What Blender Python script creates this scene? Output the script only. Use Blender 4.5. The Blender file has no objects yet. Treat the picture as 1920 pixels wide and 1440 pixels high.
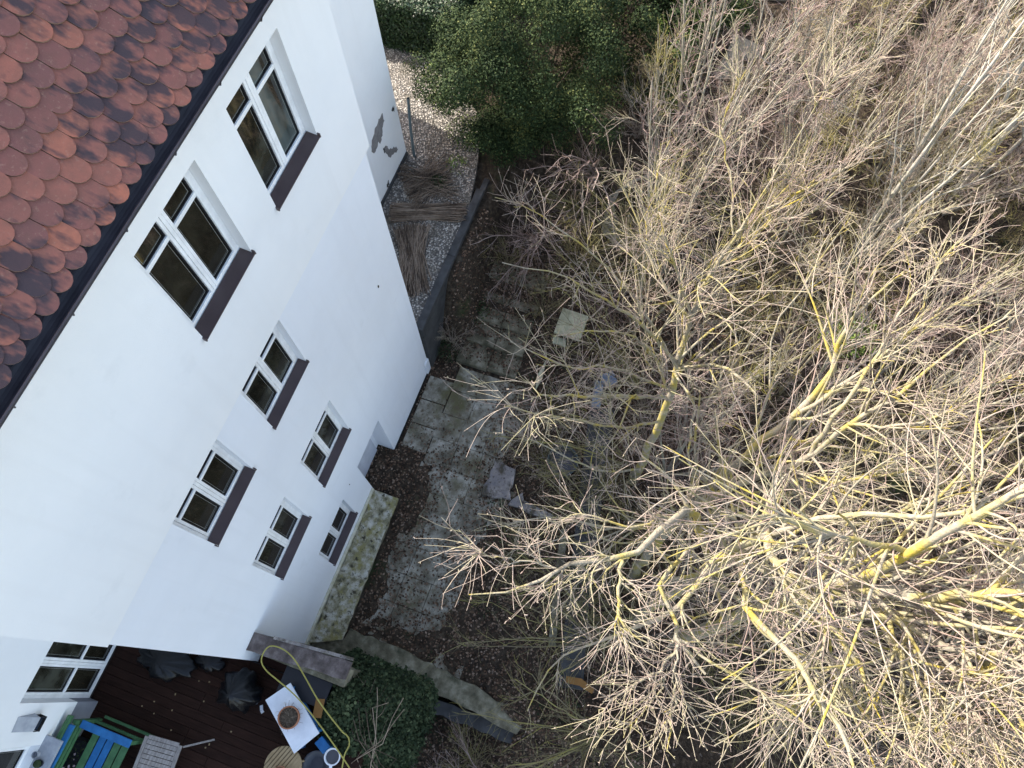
# Drone view down the shaded garden side of a white rendered house, bare trees on the right.
# World frame (metres): +X along the facade, -Y away from the house, +Z up; courtyard is z = 0.
import bpy, math, random
import numpy as np
from mathutils import Matrix, Vector
random.seed(7)
rng = np.random.default_rng(11)
PI = math.pi
scene = bpy.context.scene

# ------------------------------------------------------------------ camera
RM = [[0.3327379996446065, -0.8751346306176927, 0.35131866145444146],
      [-0.9428886441650947, -0.30254093880731375, 0.1393914812680418],
      [-0.015698034813805255, -0.377635219013301, -0.9258213721143841]]
cam = bpy.data.objects.new('camera', bpy.data.cameras.new('camera'))
scene.collection.objects.link(cam)
m = Matrix.Identity(4)
for i in range(3):
    m[i][0] = RM[i][0]; m[i][1] = -RM[i][1]; m[i][2] = -RM[i][2]
m.translation = Vector((0, -4.5, 16.56))
cam.matrix_world = m
cam.data.sensor_width = 36.0
cam.data.lens = 36.0 * 1412.26 / 1920.0
cam.data.clip_start = 0.05
cam.data.clip_end = 3000
scene.camera = cam

# ------------------------------------------------------------------ light
SUN_EL, SUN_AZ = math.radians(34), math.radians(11)      # azimuth from +Y towards +X
world = bpy.data.worlds.new("World"); scene.world = world; world.use_nodes = True
wn = world.node_tree
sky = wn.nodes.new('ShaderNodeTexSky'); sky.sky_type = 'NISHITA'; sky.sun_disc = False
sky.sun_elevation = SUN_EL; sky.sun_rotation = SUN_AZ
sky.air_density = 1.0; sky.dust_density = 1.6; sky.ozone_density = 1.0
bg = wn.nodes['Background']; bg.inputs['Strength'].default_value = 0.15
wb = wn.nodes.new('ShaderNodeMix'); wb.data_type = 'RGBA'; wb.blend_type = 'MULTIPLY'; wb.inputs['Factor'].default_value = 1.0
wb.inputs['B'].default_value = (1.15, 1.0, 0.87, 1)      # camera white balance: the shade in the photograph is only mildly blue
wn.links.new(sky.outputs['Color'], wb.inputs['A']); wn.links.new(wb.outputs['Result'], bg.inputs['Color'])
sun = bpy.data.objects.new('sun', bpy.data.lights.new('sun', 'SUN'))
scene.collection.objects.link(sun)
sun.data.energy = 3.0; sun.data.angle = math.radians(0.5); sun.data.color = (1.0, 0.93, 0.83)
sd = Vector((math.sin(SUN_AZ)*math.cos(SUN_EL), math.cos(SUN_AZ)*math.cos(SUN_EL), math.sin(SUN_EL)))
sun.rotation_euler = sd.to_track_quat('Z', 'Y').to_euler()
sun.location = sd * 60
scene.view_settings.view_transform = 'Standard'
scene.view_settings.look = 'None'
scene.view_settings.exposure = 2.08
scene.view_settings.gamma = 1.0
scene.view_settings.use_curve_mapping = False

# ------------------------------------------------------------------ materials
def mat(name, cols, scale=5.0, detail=5, rough=0.85, bump=0.0, bscale=40.0, isl=0.0, spec=0.3,
        stretch=(1, 1, 1), metal=0.0, contrast=None, spots=None, seed=0.0, coat=0.0, streak=None):
    """cols: ramp stops driven by noise; spots: (scale, lo, hi, colour) extra patches; isl: per-piece value spread"""
    m = bpy.data.materials.new(name); m.use_nodes = True
    nt = m.node_tree; N = nt.nodes; Lk = nt.links; b = N['Principled BSDF']
    b.inputs['Roughness'].default_value = rough
    b.inputs['Metallic'].default_value = metal
    b.inputs['Specular IOR Level'].default_value = spec
    if coat: b.inputs['Coat Weight'].default_value = coat
    tc = N.new('ShaderNodeTexCoord'); mp = N.new('ShaderNodeMapping')
    mp.inputs['Scale'].default_value = stretch; mp.inputs['Location'].default_value = (seed, seed*1.7, seed*.3)
    Lk.new(tc.outputs['Object'], mp.inputs['Vector'])
    nz = N.new('ShaderNodeTexNoise'); nz.inputs['Scale'].default_value = scale
    nz.inputs['Detail'].default_value = detail; nz.inputs['Roughness'].default_value = 0.62
    Lk.new(mp.outputs[0], nz.inputs['Vector'])
    rp = N.new('ShaderNodeValToRGB'); els = rp.color_ramp.elements
    while len(els) < len(cols): els.new(0.5)
    for e, (p, c) in zip(els, cols): e.position = p; e.color = (*c, 1)
    fac = nz.outputs['Fac']
    if isl:
        gi = N.new('ShaderNodeNewGeometry')
        mm = N.new('ShaderNodeMath'); mm.operation = 'MULTIPLY_ADD'
        mm.inputs[1].default_value = isl; mm.inputs[2].default_value = -isl/2
        Lk.new(gi.outputs['Random Per Island'], mm.inputs[0])
        ad = N.new('ShaderNodeMath'); ad.operation = 'ADD'
        Lk.new(fac, ad.inputs[0]); Lk.new(mm.outputs[0], ad.inputs[1]); fac = ad.outputs[0]
    Lk.new(fac, rp.inputs['Fac'])
    col = rp.outputs['Color']
    for k, (sc, lo, hi, c) in enumerate(spots or []):
        n2 = N.new('ShaderNodeTexNoise'); n2.inputs['Scale'].default_value = sc
        n2.inputs['Detail'].default_value = 5; n2.inputs['Roughness'].default_value = 0.65
        mp2 = N.new('ShaderNodeMapping'); mp2.inputs['Location'].default_value = (3.1*k+7+seed, 1.3*k, 5.0)
        mp2.inputs['Scale'].default_value = stretch
        Lk.new(tc.outputs['Object'], mp2.inputs['Vector']); Lk.new(mp2.outputs[0], n2.inputs['Vector'])
        mr = N.new('ShaderNodeMapRange'); mr.inputs['From Min'].default_value = lo; mr.inputs['From Max'].default_value = hi
        Lk.new(n2.outputs['Fac'], mr.inputs['Value'])
        mx = N.new('ShaderNodeMix'); mx.data_type = 'RGBA'
        Lk.new(mr.outputs['Result'], mx.inputs['Factor']); Lk.new(col, mx.inputs['A']); mx.inputs['B'].default_value = (*c, 1)
        col = mx.outputs['Result']
    if streak:      # faint run-off streaks down a wall
        n4 = N.new('ShaderNodeTexNoise'); n4.inputs['Scale'].default_value = 1.0; n4.inputs['Detail'].default_value = 6
        mp4 = N.new('ShaderNodeMapping'); mp4.inputs['Scale'].default_value = (5.5, 5.5, 0.30)
        Lk.new(tc.outputs['Object'], mp4.inputs['Vector']); Lk.new(mp4.outputs[0], n4.inputs['Vector'])
        mr4 = N.new('ShaderNodeMapRange'); mr4.inputs['From Min'].default_value = 0.52; mr4.inputs['From Max'].default_value = 0.80
        Lk.new(n4.outputs['Fac'], mr4.inputs['Value'])
        mx4 = N.new('ShaderNodeMix'); mx4.data_type = 'RGBA'; Lk.new(mr4.outputs[0], mx4.inputs['Factor']); Lk.new(col, mx4.inputs['A'])
        mx4.inputs['B'].default_value = (*streak, 1); col = mx4.outputs['Result']
    Lk.new(col, b.inputs['Base Color'])
    if bump:
        n3 = N.new('ShaderNodeTexNoise'); n3.inputs['Scale'].default_value = bscale; n3.inputs['Detail'].default_value = 4
        Lk.new(mp.outputs[0], n3.inputs['Vector'])
        bp = N.new('ShaderNodeBump'); bp.inputs['Strength'].default_value = bump; bp.inputs['Distance'].default_value = 0.02
        Lk.new(n3.outputs['Fac'], bp.inputs['Height']); Lk.new(bp.outputs[0], b.inputs['Normal'])
    return m

def flat(name, c, **k):
    v = 0.12
    return mat(name, [(0.3, tuple(x*(1-v) for x in c)), (0.7, tuple(min(1, x*(1+v)) for x in c))], **k)

M = {}
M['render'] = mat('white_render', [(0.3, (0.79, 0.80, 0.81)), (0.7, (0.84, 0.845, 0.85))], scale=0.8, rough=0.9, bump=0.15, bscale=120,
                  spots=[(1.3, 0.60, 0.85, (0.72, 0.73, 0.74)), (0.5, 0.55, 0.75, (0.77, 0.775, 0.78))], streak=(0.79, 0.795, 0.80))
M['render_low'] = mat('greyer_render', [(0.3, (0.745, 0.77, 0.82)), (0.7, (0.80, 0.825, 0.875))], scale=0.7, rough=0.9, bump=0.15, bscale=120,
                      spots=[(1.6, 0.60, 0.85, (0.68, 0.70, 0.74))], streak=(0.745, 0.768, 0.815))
M['reveal'] = flat('reveal_render', (0.80, 0.80, 0.79), rough=0.9)
M['pvc'] = flat('white_window_plastic', (0.84, 0.85, 0.86), rough=0.35, spec=0.5)
M['gasket'] = flat('black_rubber_gasket', (0.012, 0.012, 0.016), rough=0.5)
M['spacer'] = flat('glazing_spacer', (0.30, 0.31, 0.30), rough=0.4)
M['glass'] = mat('dark_window_glass', [(0.35, (0.010, 0.009, 0.006)), (0.65, (0.030, 0.027, 0.018))], scale=3, rough=0.04, spec=0.5)
M['glass_room'] = mat('window_glass_dim_room', [(0.40, (0.010, 0.010, 0.007)), (0.52, (0.030, 0.030, 0.022)), (0.62, (0.065, 0.068, 0.055))], scale=1.6, detail=3, rough=0.04, spec=0.5, seed=4.0)
M['glass_curtain'] = mat('window_glass_curtain', [(0.42, (0.014, 0.015, 0.012)), (0.50, (0.060, 0.075, 0.072)), (0.66, (0.10, 0.12, 0.115))], scale=2.2, detail=2, rough=0.04, spec=0.5, stretch=(1.6, 1, .35), seed=9.0)
M['sill'] = flat('brown_aluminium', (0.060, 0.042, 0.044), rough=0.45, spec=0.4)
M['gutter'] = mat('dark_weathered_gutter', [(0.3, (0.020, 0.018, 0.024)), (0.7, (0.050, 0.045, 0.056))], scale=6, rough=0.5, spec=0.4, stretch=(0.3, 3, 3))
M['plaster_patch'] = mat('bare_grey_plaster', [(0.3, (0.16, 0.15, 0.15)), (0.7, (0.25, 0.24, 0.24))], scale=14, rough=0.95)
M['plinth'] = mat('mossy_cream_plinth', [(0.35, (0.60, 0.58, 0.50)), (0.65, (0.44, 0.42, 0.30))], scale=6, rough=0.9)
M['lower_wall_grey'] = mat('grey_lower_wall', [(0.3, (0.20, 0.21, 0.25)), (0.7, (0.30, 0.31, 0.35))], scale=2, rough=0.8)
M['hole'] = flat('dark_vent_hole', (0.01, 0.01, 0.01))
M['bark'] = mat('lichened_bark', [(0.30, (0.15, 0.13, 0.095)), (0.44, (0.28, 0.25, 0.19)), (0.54, (0.27, 0.235, 0.11)), (0.66, (0.35, 0.27, 0.045))],
                scale=2.6, rough=0.9, bump=0.5, bscale=40, detail=6)
M['bark_grey'] = mat('grey_bark', [(0.3, (0.16, 0.145, 0.12)), (0.5, (0.30, 0.28, 0.23)), (0.7, (0.28, 0.26, 0.14))], scale=3, rough=0.9, detail=6)
M['twig'] = mat('pinkish_tan_twigs', [(0.30, (0.25, 0.185, 0.155)), (0.5, (0.34, 0.285, 0.235)), (0.70, (0.32, 0.29, 0.17))], scale=0.9, rough=0.8, isl=0.35)
M['twig_green'] = mat('olive_twigs', [(0.30, (0.13, 0.105, 0.07)), (0.5, (0.19, 0.165, 0.085)), (0.7, (0.24, 0.215, 0.065))], scale=1.2, rough=0.8, isl=0.35)
M['twig_dark'] = mat('red_brown_twigs', [(0.3, (0.15, 0.10, 0.085)), (0.5, (0.24, 0.18, 0.16)), (0.7, (0.34, 0.28, 0.25))], scale=1.2, rough=0.85, isl=0.4)
M['bark_dark'] = flat('dark_brown_bark', (0.05, 0.038, 0.026), rough=0.95)
M['soil'] = mat('leafy_soil', [(0.28, (0.013, 0.009, 0.006)), (0.45, (0.032, 0.023, 0.015)), (0.6, (0.062, 0.046, 0.031)), (0.75, (0.12, 0.092, 0.064))],
                scale=9, detail=9, rough=0.95, bump=0.8, bscale=30, spots=[(0.7, 0.60, 0.75, (0.030, 0.045, 0.014)), (0.45, 0.62, 0.75, (0.12, 0.105, 0.08))])
M['litter'] = mat('fallen_leaves', [(0.15, (0.032, 0.018, 0.010)), (0.45, (0.085, 0.048, 0.028)), (0.7, (0.14, 0.088, 0.056)), (0.95, (0.26, 0.19, 0.14))], scale=4, rough=0.8, isl=0.9)
M['litter_dark'] = mat('shade_darkened_leaves', [(0.15, (0.016, 0.011, 0.008)), (0.6, (0.045, 0.032, 0.024)), (0.95, (0.12, 0.095, 0.075))], scale=4, rough=0.85, isl=0.9)  # leaf colour darkened to carry the shade in gaps under the thicket
M['concrete'] = mat('weathered_concrete', [(0.28, (0.075, 0.064, 0.045)), (0.42, (0.16, 0.145, 0.11)), (0.55, (0.28, 0.26, 0.21)), (0.72, (0.42, 0.40, 0.345))],
                    scale=2.6, detail=11, rough=0.92, bump=0.6, bscale=60, isl=0.05, spots=[(1.1, 0.50, 0.66, (0.11, 0.10, 0.05)), (7, 0.50, 0.66, (0.11, 0.088, 0.058)), (34, 0.60, 0.68, (0.05, 0.045, 0.03))])
M['concrete_grey'] = mat('grey_old_concrete', [(0.3, (0.055, 0.050, 0.032)), (0.5, (0.13, 0.118, 0.08)), (0.7, (0.27, 0.25, 0.19))], scale=4, detail=9, rough=0.92, bump=0.5,
                    spots=[(2.5, 0.56, 0.7, (0.05, 0.05, 0.03))])
M['concrete_pale'] = mat('pale_concrete', [(0.3, (0.15, 0.14, 0.15)), (0.5, (0.23, 0.205, 0.19)), (0.7, (0.35, 0.32, 0.30))], scale=4, detail=9, rough=0.92, bump=0.5,
                    spots=[(2.5, 0.50, 0.62, (0.07, 0.06, 0.045)), (18, 0.56, 0.66, (0.05, 0.04, 0.03))])
M['slab_yellow'] = mat('lichened_slab', [(0.3, (0.26, 0.26, 0.17)), (0.7, (0.46, 0.45, 0.32))], scale=5, detail=8, rough=0.9, bump=0.4)
M['ledge'] = mat('mossy_ledge', [(0.33, (0.08, 0.075, 0.045)), (0.45, (0.24, 0.22, 0.14)), (0.55, (0.40, 0.38, 0.31)), (0.70, (0.55, 0.53, 0.48))],
                 scale=5, detail=11, rough=0.92, bump=0.7, spots=[(3.4, 0.50, 0.62, (0.24, 0.215, 0.085)), (9, 0.56, 0.66, (0.055, 0.048, 0.03)), (26, 0.60, 0.68, (0.05, 0.045, 0.035))])
M['coping'] = mat('dark_stained_coping', [(0.3, (0.035, 0.028, 0.026)), (0.5, (0.10, 0.08, 0.075)), (0.75, (0.22, 0.19, 0.18))], scale=5, detail=9, rough=0.9, bump=0.6)
M['retwall'] = mat('slate_grey_concrete', [(0.3, (0.030, 0.030, 0.030)), (0.7, (0.075, 0.076, 0.078))], scale=4, detail=8, rough=0.9)
M['timber'] = mat('dark_brown_decking', [(0.3, (0.014, 0.0065, 0.0045)), (0.7, (0.033, 0.0155, 0.011))], scale=5, detail=7, rough=0.85, spec=0.12, stretch=(8, 0.6, 4), isl=0.25, bump=0.2)
M['bag'] = flat('black_plastic_bag', (0.004, 0.0045, 0.006), rough=0.33, spec=0.30, bump=0.6, bscale=12)
M['blackplastic'] = flat('black_plastic', (0.012, 0.014, 0.02), rough=0.5)
M['terracotta'] = mat('terracotta', [(0.3, (0.22, 0.09, 0.045)), (0.7, (0.34, 0.16, 0.09))], scale=8, rough=0.8)
M['potsoil'] = mat('pot_soil', [(0.3, (0.025, 0.018, 0.012)), (0.7, (0.11, 0.085, 0.06))], scale=30, rough=0.95, bump=1.0, bscale=60)
M['marble'] = mat('stained_white_slab', [(0.3, (0.50, 0.54, 0.60)), (0.6, (0.66, 0.70, 0.76))], scale=2.5, detail=8, rough=0.4, spots=[(3, 0.60, 0.75, (0.38, 0.38, 0.36))])
M['blue'] = mat('worn_blue_paint', [(0.3, (0.012, 0.095, 0.26)), (0.7, (0.025, 0.16, 0.40))], scale=8, rough=0.6)
M['green'] = mat('worn_green_paint', [(0.3, (0.035, 0.10, 0.045)), (0.7, (0.075, 0.18, 0.08))], scale=8, rough=0.6)
M['greywood'] = mat('weathered_grey_wood', [(0.3, (0.15, 0.13, 0.12)), (0.7, (0.34, 0.31, 0.29))], scale=7, detail=8, rough=0.85, stretch=(1, 6, 6), isl=0.3)
M['tanwood'] = mat('tan_wood', [(0.3, (0.22, 0.16, 0.085)), (0.7, (0.34, 0.26, 0.15))], scale=5, detail=7, rough=0.7, isl=0.2)
M['hose'] = flat('yellow_hose', (0.30, 0.27, 0.065), rough=0.45)
M['greygreen'] = flat('grey_green_plastic', (0.045, 0.06, 0.06), rough=0.6)
M['paleblue'] = flat('pale_blue_plastic', (0.15, 0.20, 0.28), rough=0.4)
M['white'] = flat('white_enamel', (0.62, 0.64, 0.68), rough=0.3)
M['darkgrey'] = flat('dark_grey_lining', (0.055, 0.058, 0.07), rough=0.5)
M['orange'] = flat('faded_orange_board', (0.22, 0.11, 0.03), rough=0.7)
M['stone_sill'] = mat('grey_stone_sill', [(0.3, (0.27, 0.29, 0.33)), (0.7, (0.40, 0.42, 0.46))], scale=9, rough=0.6)
M['steel'] = flat('galvanised_post', (0.13, 0.17, 0.18), rough=0.5, metal=0.3)
M['wire'] = flat('fence_wire', (0.035, 0.038, 0.035), rough=0.6)
M['reed'] = mat('dry_reed_stalks', [(0.2, (0.06, 0.042, 0.03)), (0.5, (0.17, 0.125, 0.09)), (0.8, (0.32, 0.25, 0.19))], scale=3, rough=0.85, isl=0.7)
M['leaf_dark'] = mat('evergreen_leaves', [(0.20, (0.009, 0.019, 0.007)), (0.45, (0.023, 0.041, 0.015)), (0.68, (0.052, 0.074, 0.025)), (0.92, (0.16, 0.16, 0.05))], scale=0.9, rough=0.75, isl=0.5, spec=0.15)
M['leaf_hedge'] = mat('hedge_leaves', [(0.2, (0.009, 0.022, 0.008)), (0.55, (0.022, 0.048, 0.015)), (0.9, (0.045, 0.08, 0.025))], scale=2.2, rough=0.5, isl=0.6, spec=0.4)
M['leaf_ivy'] = mat('ivy_leaves', [(0.2, (0.013, 0.021, 0.009)), (0.55, (0.030, 0.046, 0.020)), (0.9, (0.085, 0.105, 0.050))], scale=2.5, rough=0.7, isl=0.6, spec=0.15)
M['leaf_bright'] = mat('fresh_green_leaves', [(0.2, (0.05, 0.09, 0.015)), (0.6, (0.14, 0.20, 0.04)), (0.9, (0.26, 0.30, 0.08))], scale=2.5, rough=0.5, isl=0.6)
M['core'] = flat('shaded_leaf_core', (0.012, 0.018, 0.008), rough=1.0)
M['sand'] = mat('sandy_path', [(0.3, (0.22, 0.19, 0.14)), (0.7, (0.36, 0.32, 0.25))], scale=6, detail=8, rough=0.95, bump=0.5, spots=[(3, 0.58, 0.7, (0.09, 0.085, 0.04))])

# gravel: small pale stones
def gravel_mat():
    m = bpy.data.materials.new('pale_gravel'); m.use_nodes = True
    nt = m.node_tree; N = nt.nodes; Lk = nt.links; b = N['Principled BSDF']; b.inputs['Roughness'].default_value = 0.9
    tc = N.new('ShaderNodeTexCoord')
    v = N.new('ShaderNodeTexVoronoi'); v.inputs['Scale'].default_value = 26; Lk.new(tc.outputs['Object'], v.inputs['Vector'])
    sep = N.new('ShaderNodeSeparateColor'); Lk.new(v.outputs['Color'], sep.inputs[0])
    rp = N.new('ShaderNodeValToRGB'); e = rp.color_ramp.elements
    e[0].position = 0; e[0].color = (0.09, 0.08, 0.068, 1); e[1].position = 1; e[1].color = (0.56, 0.52, 0.46, 1)
    e.new(0.5).color = (0.29, 0.262, 0.225, 1)
    Lk.new(sep.outputs[0], rp.inputs['Fac'])
    mr = N.new('ShaderNodeMapRange'); mr.inputs['From Min'].default_value = 0.35; mr.inputs['From Max'].default_value = 0.62
    mr.inputs['To Min'].default_value = 0; mr.inputs['To Max'].default_value = 0.85
    Lk.new(v.outputs['Distance'], mr.inputs['Value'])
    mx = N.new('ShaderNodeMix'); mx.data_type = 'RGBA'; Lk.new(mr.outputs[0], mx.inputs['Factor'])
    Lk.new(rp.outputs[0], mx.inputs['A']); mx.inputs['B'].default_value = (0.06, 0.055, 0.05, 1)
    nz = N.new('ShaderNodeTexNoise'); nz.inputs['Scale'].default_value = 1.6; nz.inputs['Detail'].default_value = 6
    Lk.new(tc.outputs['Object'], nz.inputs['Vector'])
    mr2 = N.new('ShaderNodeMapRange'); mr2.inputs['From Min'].default_value = 0.52; mr2.inputs['From Max'].default_value = 0.68
    mr2.inputs['To Max'].default_value = 0.75; Lk.new(nz.outputs['Fac'], mr2.inputs['Value'])
    mx2 = N.new('ShaderNodeMix'); mx2.data_type = 'RGBA'; Lk.new(mr2.outputs[0], mx2.inputs['Factor'])
    Lk.new(mx.outputs['Result'], mx2.inputs['A']); mx2.inputs['B'].default_value = (0.085, 0.075, 0.055, 1)
    Lk.new(mx2.outputs['Result'], b.inputs['Base Color'])
    bp = N.new('ShaderNodeBump'); bp.inputs['Strength'].default_value = 0.9; bp.inputs['Distance'].default_value = 0.03
    inv = N.new('ShaderNodeMath'); inv.operation = 'SUBTRACT'; inv.inputs[0].default_value = 1; Lk.new(v.outputs['Distance'], inv.inputs[1])
    Lk.new(inv.outputs[0], bp.inputs['Height']); Lk.new(bp.outputs[0], b.inputs['Normal'])
    return m
M['gravel'] = gravel_mat()

# clay roof tiles: per-tile colour, dark weathering streaks that run down the slope, sooty patches over groups of tiles
def tile_mat():
    m = bpy.data.materials.new('clay_tiles'); m.use_nodes = True
    nt = m.node_tree; N = nt.nodes; Lk = nt.links; b = N['Principled BSDF']
    b.inputs['Roughness'].default_value = 0.85; b.inputs['Specular IOR Level'].default_value = 0.2
    tc = N.new('ShaderNodeTexCoord'); geo = N.new('ShaderNodeNewGeometry')
    def noise(sc, st=(1, 1, 1), det=6, loc=0, isl=0.0):
        mp = N.new('ShaderNodeMapping'); mp.inputs['Scale'].default_value = st; mp.inputs['Location'].default_value = (loc, loc, loc)
        Lk.new(tc.outputs['Object'], mp.inputs['Vector']); src = mp.outputs[0]
        if isl:
            cb = N.new('ShaderNodeCombineXYZ'); mu = N.new('ShaderNodeMath'); mu.operation = 'MULTIPLY'; mu.inputs[1].default_value = isl
            Lk.new(geo.outputs['Random Per Island'], mu.inputs[0]); Lk.new(mu.outputs[0], cb.inputs[2]); Lk.new(mu.outputs[0], cb.inputs[0])
            va = N.new('ShaderNodeVectorMath'); va.operation = 'ADD'; Lk.new(src, va.inputs[0]); Lk.new(cb.outputs[0], va.inputs[1]); src = va.outputs[0]
        n = N.new('ShaderNodeTexNoise'); n.inputs['Scale'].default_value = sc; n.inputs['Detail'].default_value = det
        n.inputs['Roughness'].default_value = 0.65; Lk.new(src, n.inputs['Vector']); return n.outputs['Fac']
    def rng_(f, a, c, lo=0.0, hi=1.0):
        r = N.new('ShaderNodeMapRange'); r.inputs['From Min'].default_value = a; r.inputs['From Max'].default_value = c
        r.inputs['To Min'].default_value = lo; r.inputs['To Max'].default_value = hi; Lk.new(f, r.inputs['Value']); return r.outputs[0]
    def mix(f, a, c, blend='MIX'):
        x = N.new('ShaderNodeMix'); x.data_type = 'RGBA'; x.blend_type = blend; Lk.new(f, x.inputs['Factor'])
        for s, v in (('A', a), ('B', c)):
            if isinstance(v, tuple): x.inputs[s].default_value = (*v, 1)
            else: Lk.new(v, x.inputs[s])
        return x.outputs['Result']
    rp = N.new('ShaderNodeValToRGB'); e = rp.color_ramp.elements
    e[0].position = 0.0; e[0].color = (0.17, 0.075, 0.068, 1); e[1].position = 1.0; e[1].color = (0.46, 0.14, 0.075, 1)
    for p, c in ((0.25, (0.22, 0.088, 0.072)), (0.5, (0.26, 0.102, 0.078)), (0.8, (0.31, 0.115, 0.078)), (0.93, (0.38, 0.135, 0.085))):
        e.new(p).color = (*c, 1)
    Lk.new(geo.outputs['Random Per Island'], rp.inputs['Fac'])
    col = mix(rng_(noise(9, loc=2), 0.35, 0.7, 0, 0.5), rp.outputs[0], (0.12, 0.070, 0.055))
    col = mix(rng_(noise(30, loc=5, det=3), 0.58, 0.72, 0, 0.45), col, (0.32, 0.19, 0.14))
    # soot on groups of tiles
    grp = noise(0.9, loc=9, det=3)
    st = noise(4.2, (1.6, 0.7, 0.7), det=3, loc=4, isl=9.0)
    both = N.new('ShaderNodeMath'); both.operation = 'ADD'; Lk.new(rng_(grp, 0.46, 0.58, -0.06, 0.13), both.inputs[0]); Lk.new(st, both.inputs[1])
    col = mix(rng_(both.outputs[0], 0.50, 0.66, 0, 0.88), col, (0.038, 0.035, 0.043))
    Lk.new(col, b.inputs['Base Color'])
    bp = N.new('ShaderNodeBump'); bp.inputs['Strength'].default_value = 0.35; bp.inputs['Distance'].default_value = 0.01
    Lk.new(noise(70, det=4), bp.inputs['Height']); Lk.new(bp.outputs[0], b.inputs['Normal'])
    return m
M['tile'] = tile_mat()
M['tile_rim'] = mat('worn_tile_edge', [(0.3, (0.10, 0.062, 0.048)), (0.5, (0.24, 0.15, 0.105)), (0.7, (0.36, 0.25, 0.18))], scale=5, rough=0.9)

# ------------------------------------------------------------------ mesh helpers
COL = scene.collection
def mesh_np(name, V, F):
    V = np.asarray(V, np.float32); F = np.asarray(F, np.int32)
    me = bpy.data.meshes.new(name)
    me.vertices.add(len(V)); me.vertices.foreach_set('co', V.ravel())
    k = F.shape[1]; me.loops.add(F.size); me.loops.foreach_set('vertex_index', F.ravel())
    me.polygons.add(len(F)); me.polygons.foreach_set('loop_start', np.arange(len(F), dtype=np.int32)*k)
    me.polygons.foreach_set('loop_total', np.full(len(F), k, np.int32))
    me.update(calc_edges=True)
    return me
def link(name, me, m, parent=None):
    o = bpy.data.objects.new(name, me); COL.objects.link(o)
    if m is not None and not me.materials: me.materials.append(m)
    if parent is not None:
        o.parent = parent
        if not o.get('nosh'):
            off = world_loc(parent)
            me.transform(Matrix.Translation(-off))
    return o
def world_loc(p):
    v = Vector((0, 0, 0))
    while p is not None: v += p.location; p = p.parent
    return v
def tag(o, label=None, cat=None, group=None, kind=None):
    for k, v in (('label', label), ('category', cat), ('group', group), ('kind', kind)):
        if v: o[k] = v
    return o
def thing(name, loc, label, cat, group=None):
    o = bpy.data.objects.new(name, None); COL.objects.link(o); o.location = loc; o.empty_display_size = 0.2
    return tag(o, label, cat, group)

class MB:
    def __init__(s): s.v = []; s.f = []
    def add(s, V, F):
        b = len(s.v); s.v += [tuple(map(float, p)) for p in V]; s.f += [tuple(b+i for i in f) for f in F]; return s
    def box(s, x0, x1, y0, y1, z0, z1):
        V = [(x, y, z) for z in (z0, z1) for y in (y0, y1) for x in (x0, x1)]
        return s.add(V, [(0, 2, 3, 1), (4, 5, 7, 6), (0, 1, 5, 4), (2, 6, 7, 3), (0, 4, 6, 2), (1, 3, 7, 5)])
    def obox(s, c, ax, ay, az):       # centre and three half-axis vectors
        c, ax, ay, az = (np.array(q, float) for q in (c, ax, ay, az))
        V = [c+i*ax+j*ay+k*az for k in (-1, 1) for j in (-1, 1) for i in (-1, 1)]
        return s.add(V, [(0, 2, 3, 1), (4, 5, 7, 6), (0, 1, 5, 4), (2, 6, 7, 3), (0, 4, 6, 2), (1, 3, 7, 5)])
    def bar(s, a, b, w, h, up=(0, 0, 1)):
        a, b, up = (np.array(q, float) for q in (a, b, up)); d = b-a; L = np.linalg.norm(d); d /= L
        sx = np.cross(d, up); sx /= np.linalg.norm(sx); u = np.cross(sx, d)
        return s.obox((a+b)/2, d*L/2, sx*w/2, u*h/2)
    def prism(s, poly, z0, z1):       # poly of (x,y)
        n = len(poly)
        return s.add([(x, y, z0) for x, y in poly]+[(x, y, z1) for x, y in poly],
                     [tuple(range(n))[::-1], tuple(range(n, 2*n))]+[(i, (i+1) % n, n+(i+1) % n, n+i) for i in range(n)])
    def prism3(s, poly, off):         # 3-D polygon extruded by off
        n = len(poly); off = np.array(off, float)
        return s.add([tuple(p) for p in poly]+[tuple(np.array(p)+off) for p in poly],
                     [tuple(range(n))[::-1], tuple(range(n, 2*n))]+[(i, (i+1) % n, n+(i+1) % n, n+i) for i in range(n)])
    def lathe(s, c, prof, n=28, cap0=True, cap1=True):
        V = []; F = []
        for r, z in prof:
            V += [(c[0]+r*math.cos(2*PI*i/n), c[1]+r*math.sin(2*PI*i/n), c[2]+z) for i in range(n)]
        for k in range(len(prof)-1):
            for i in range(n):
                j = (i+1) % n; F.append((k*n+i, k*n+j, (k+1)*n+j, (k+1)*n+i))
        if cap0: F.append(tuple(range(n))[::-1])
        if cap1: F.append(tuple(range((len(prof)-1)*n, len(prof)*n)))
        return s.add(V, F)
    def tube(s, pts, r, n=8):
        P = np.array(pts, float)[None, :, :3]; R = np.broadcast_to(np.array(r, float), (P.shape[1],))[None]
        V, F = tubes(P, R, n); return s.add(V, F)
    def build(s, name, m, parent=None, bevel=0.0, smooth=False):
        me = bpy.data.meshes.new(name); me.from_pydata(s.v, [], s.f); me.update()
        if smooth: me.polygons.foreach_set('use_smooth', [True]*len(me.polygons))
        o = link(name, me, m, parent)
        if bevel:
            b = o.modifiers.new('bevel', 'BEVEL'); b.width = bevel; b.segments = 2; b.limit_method = 'ANGLE'
        return o

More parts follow.
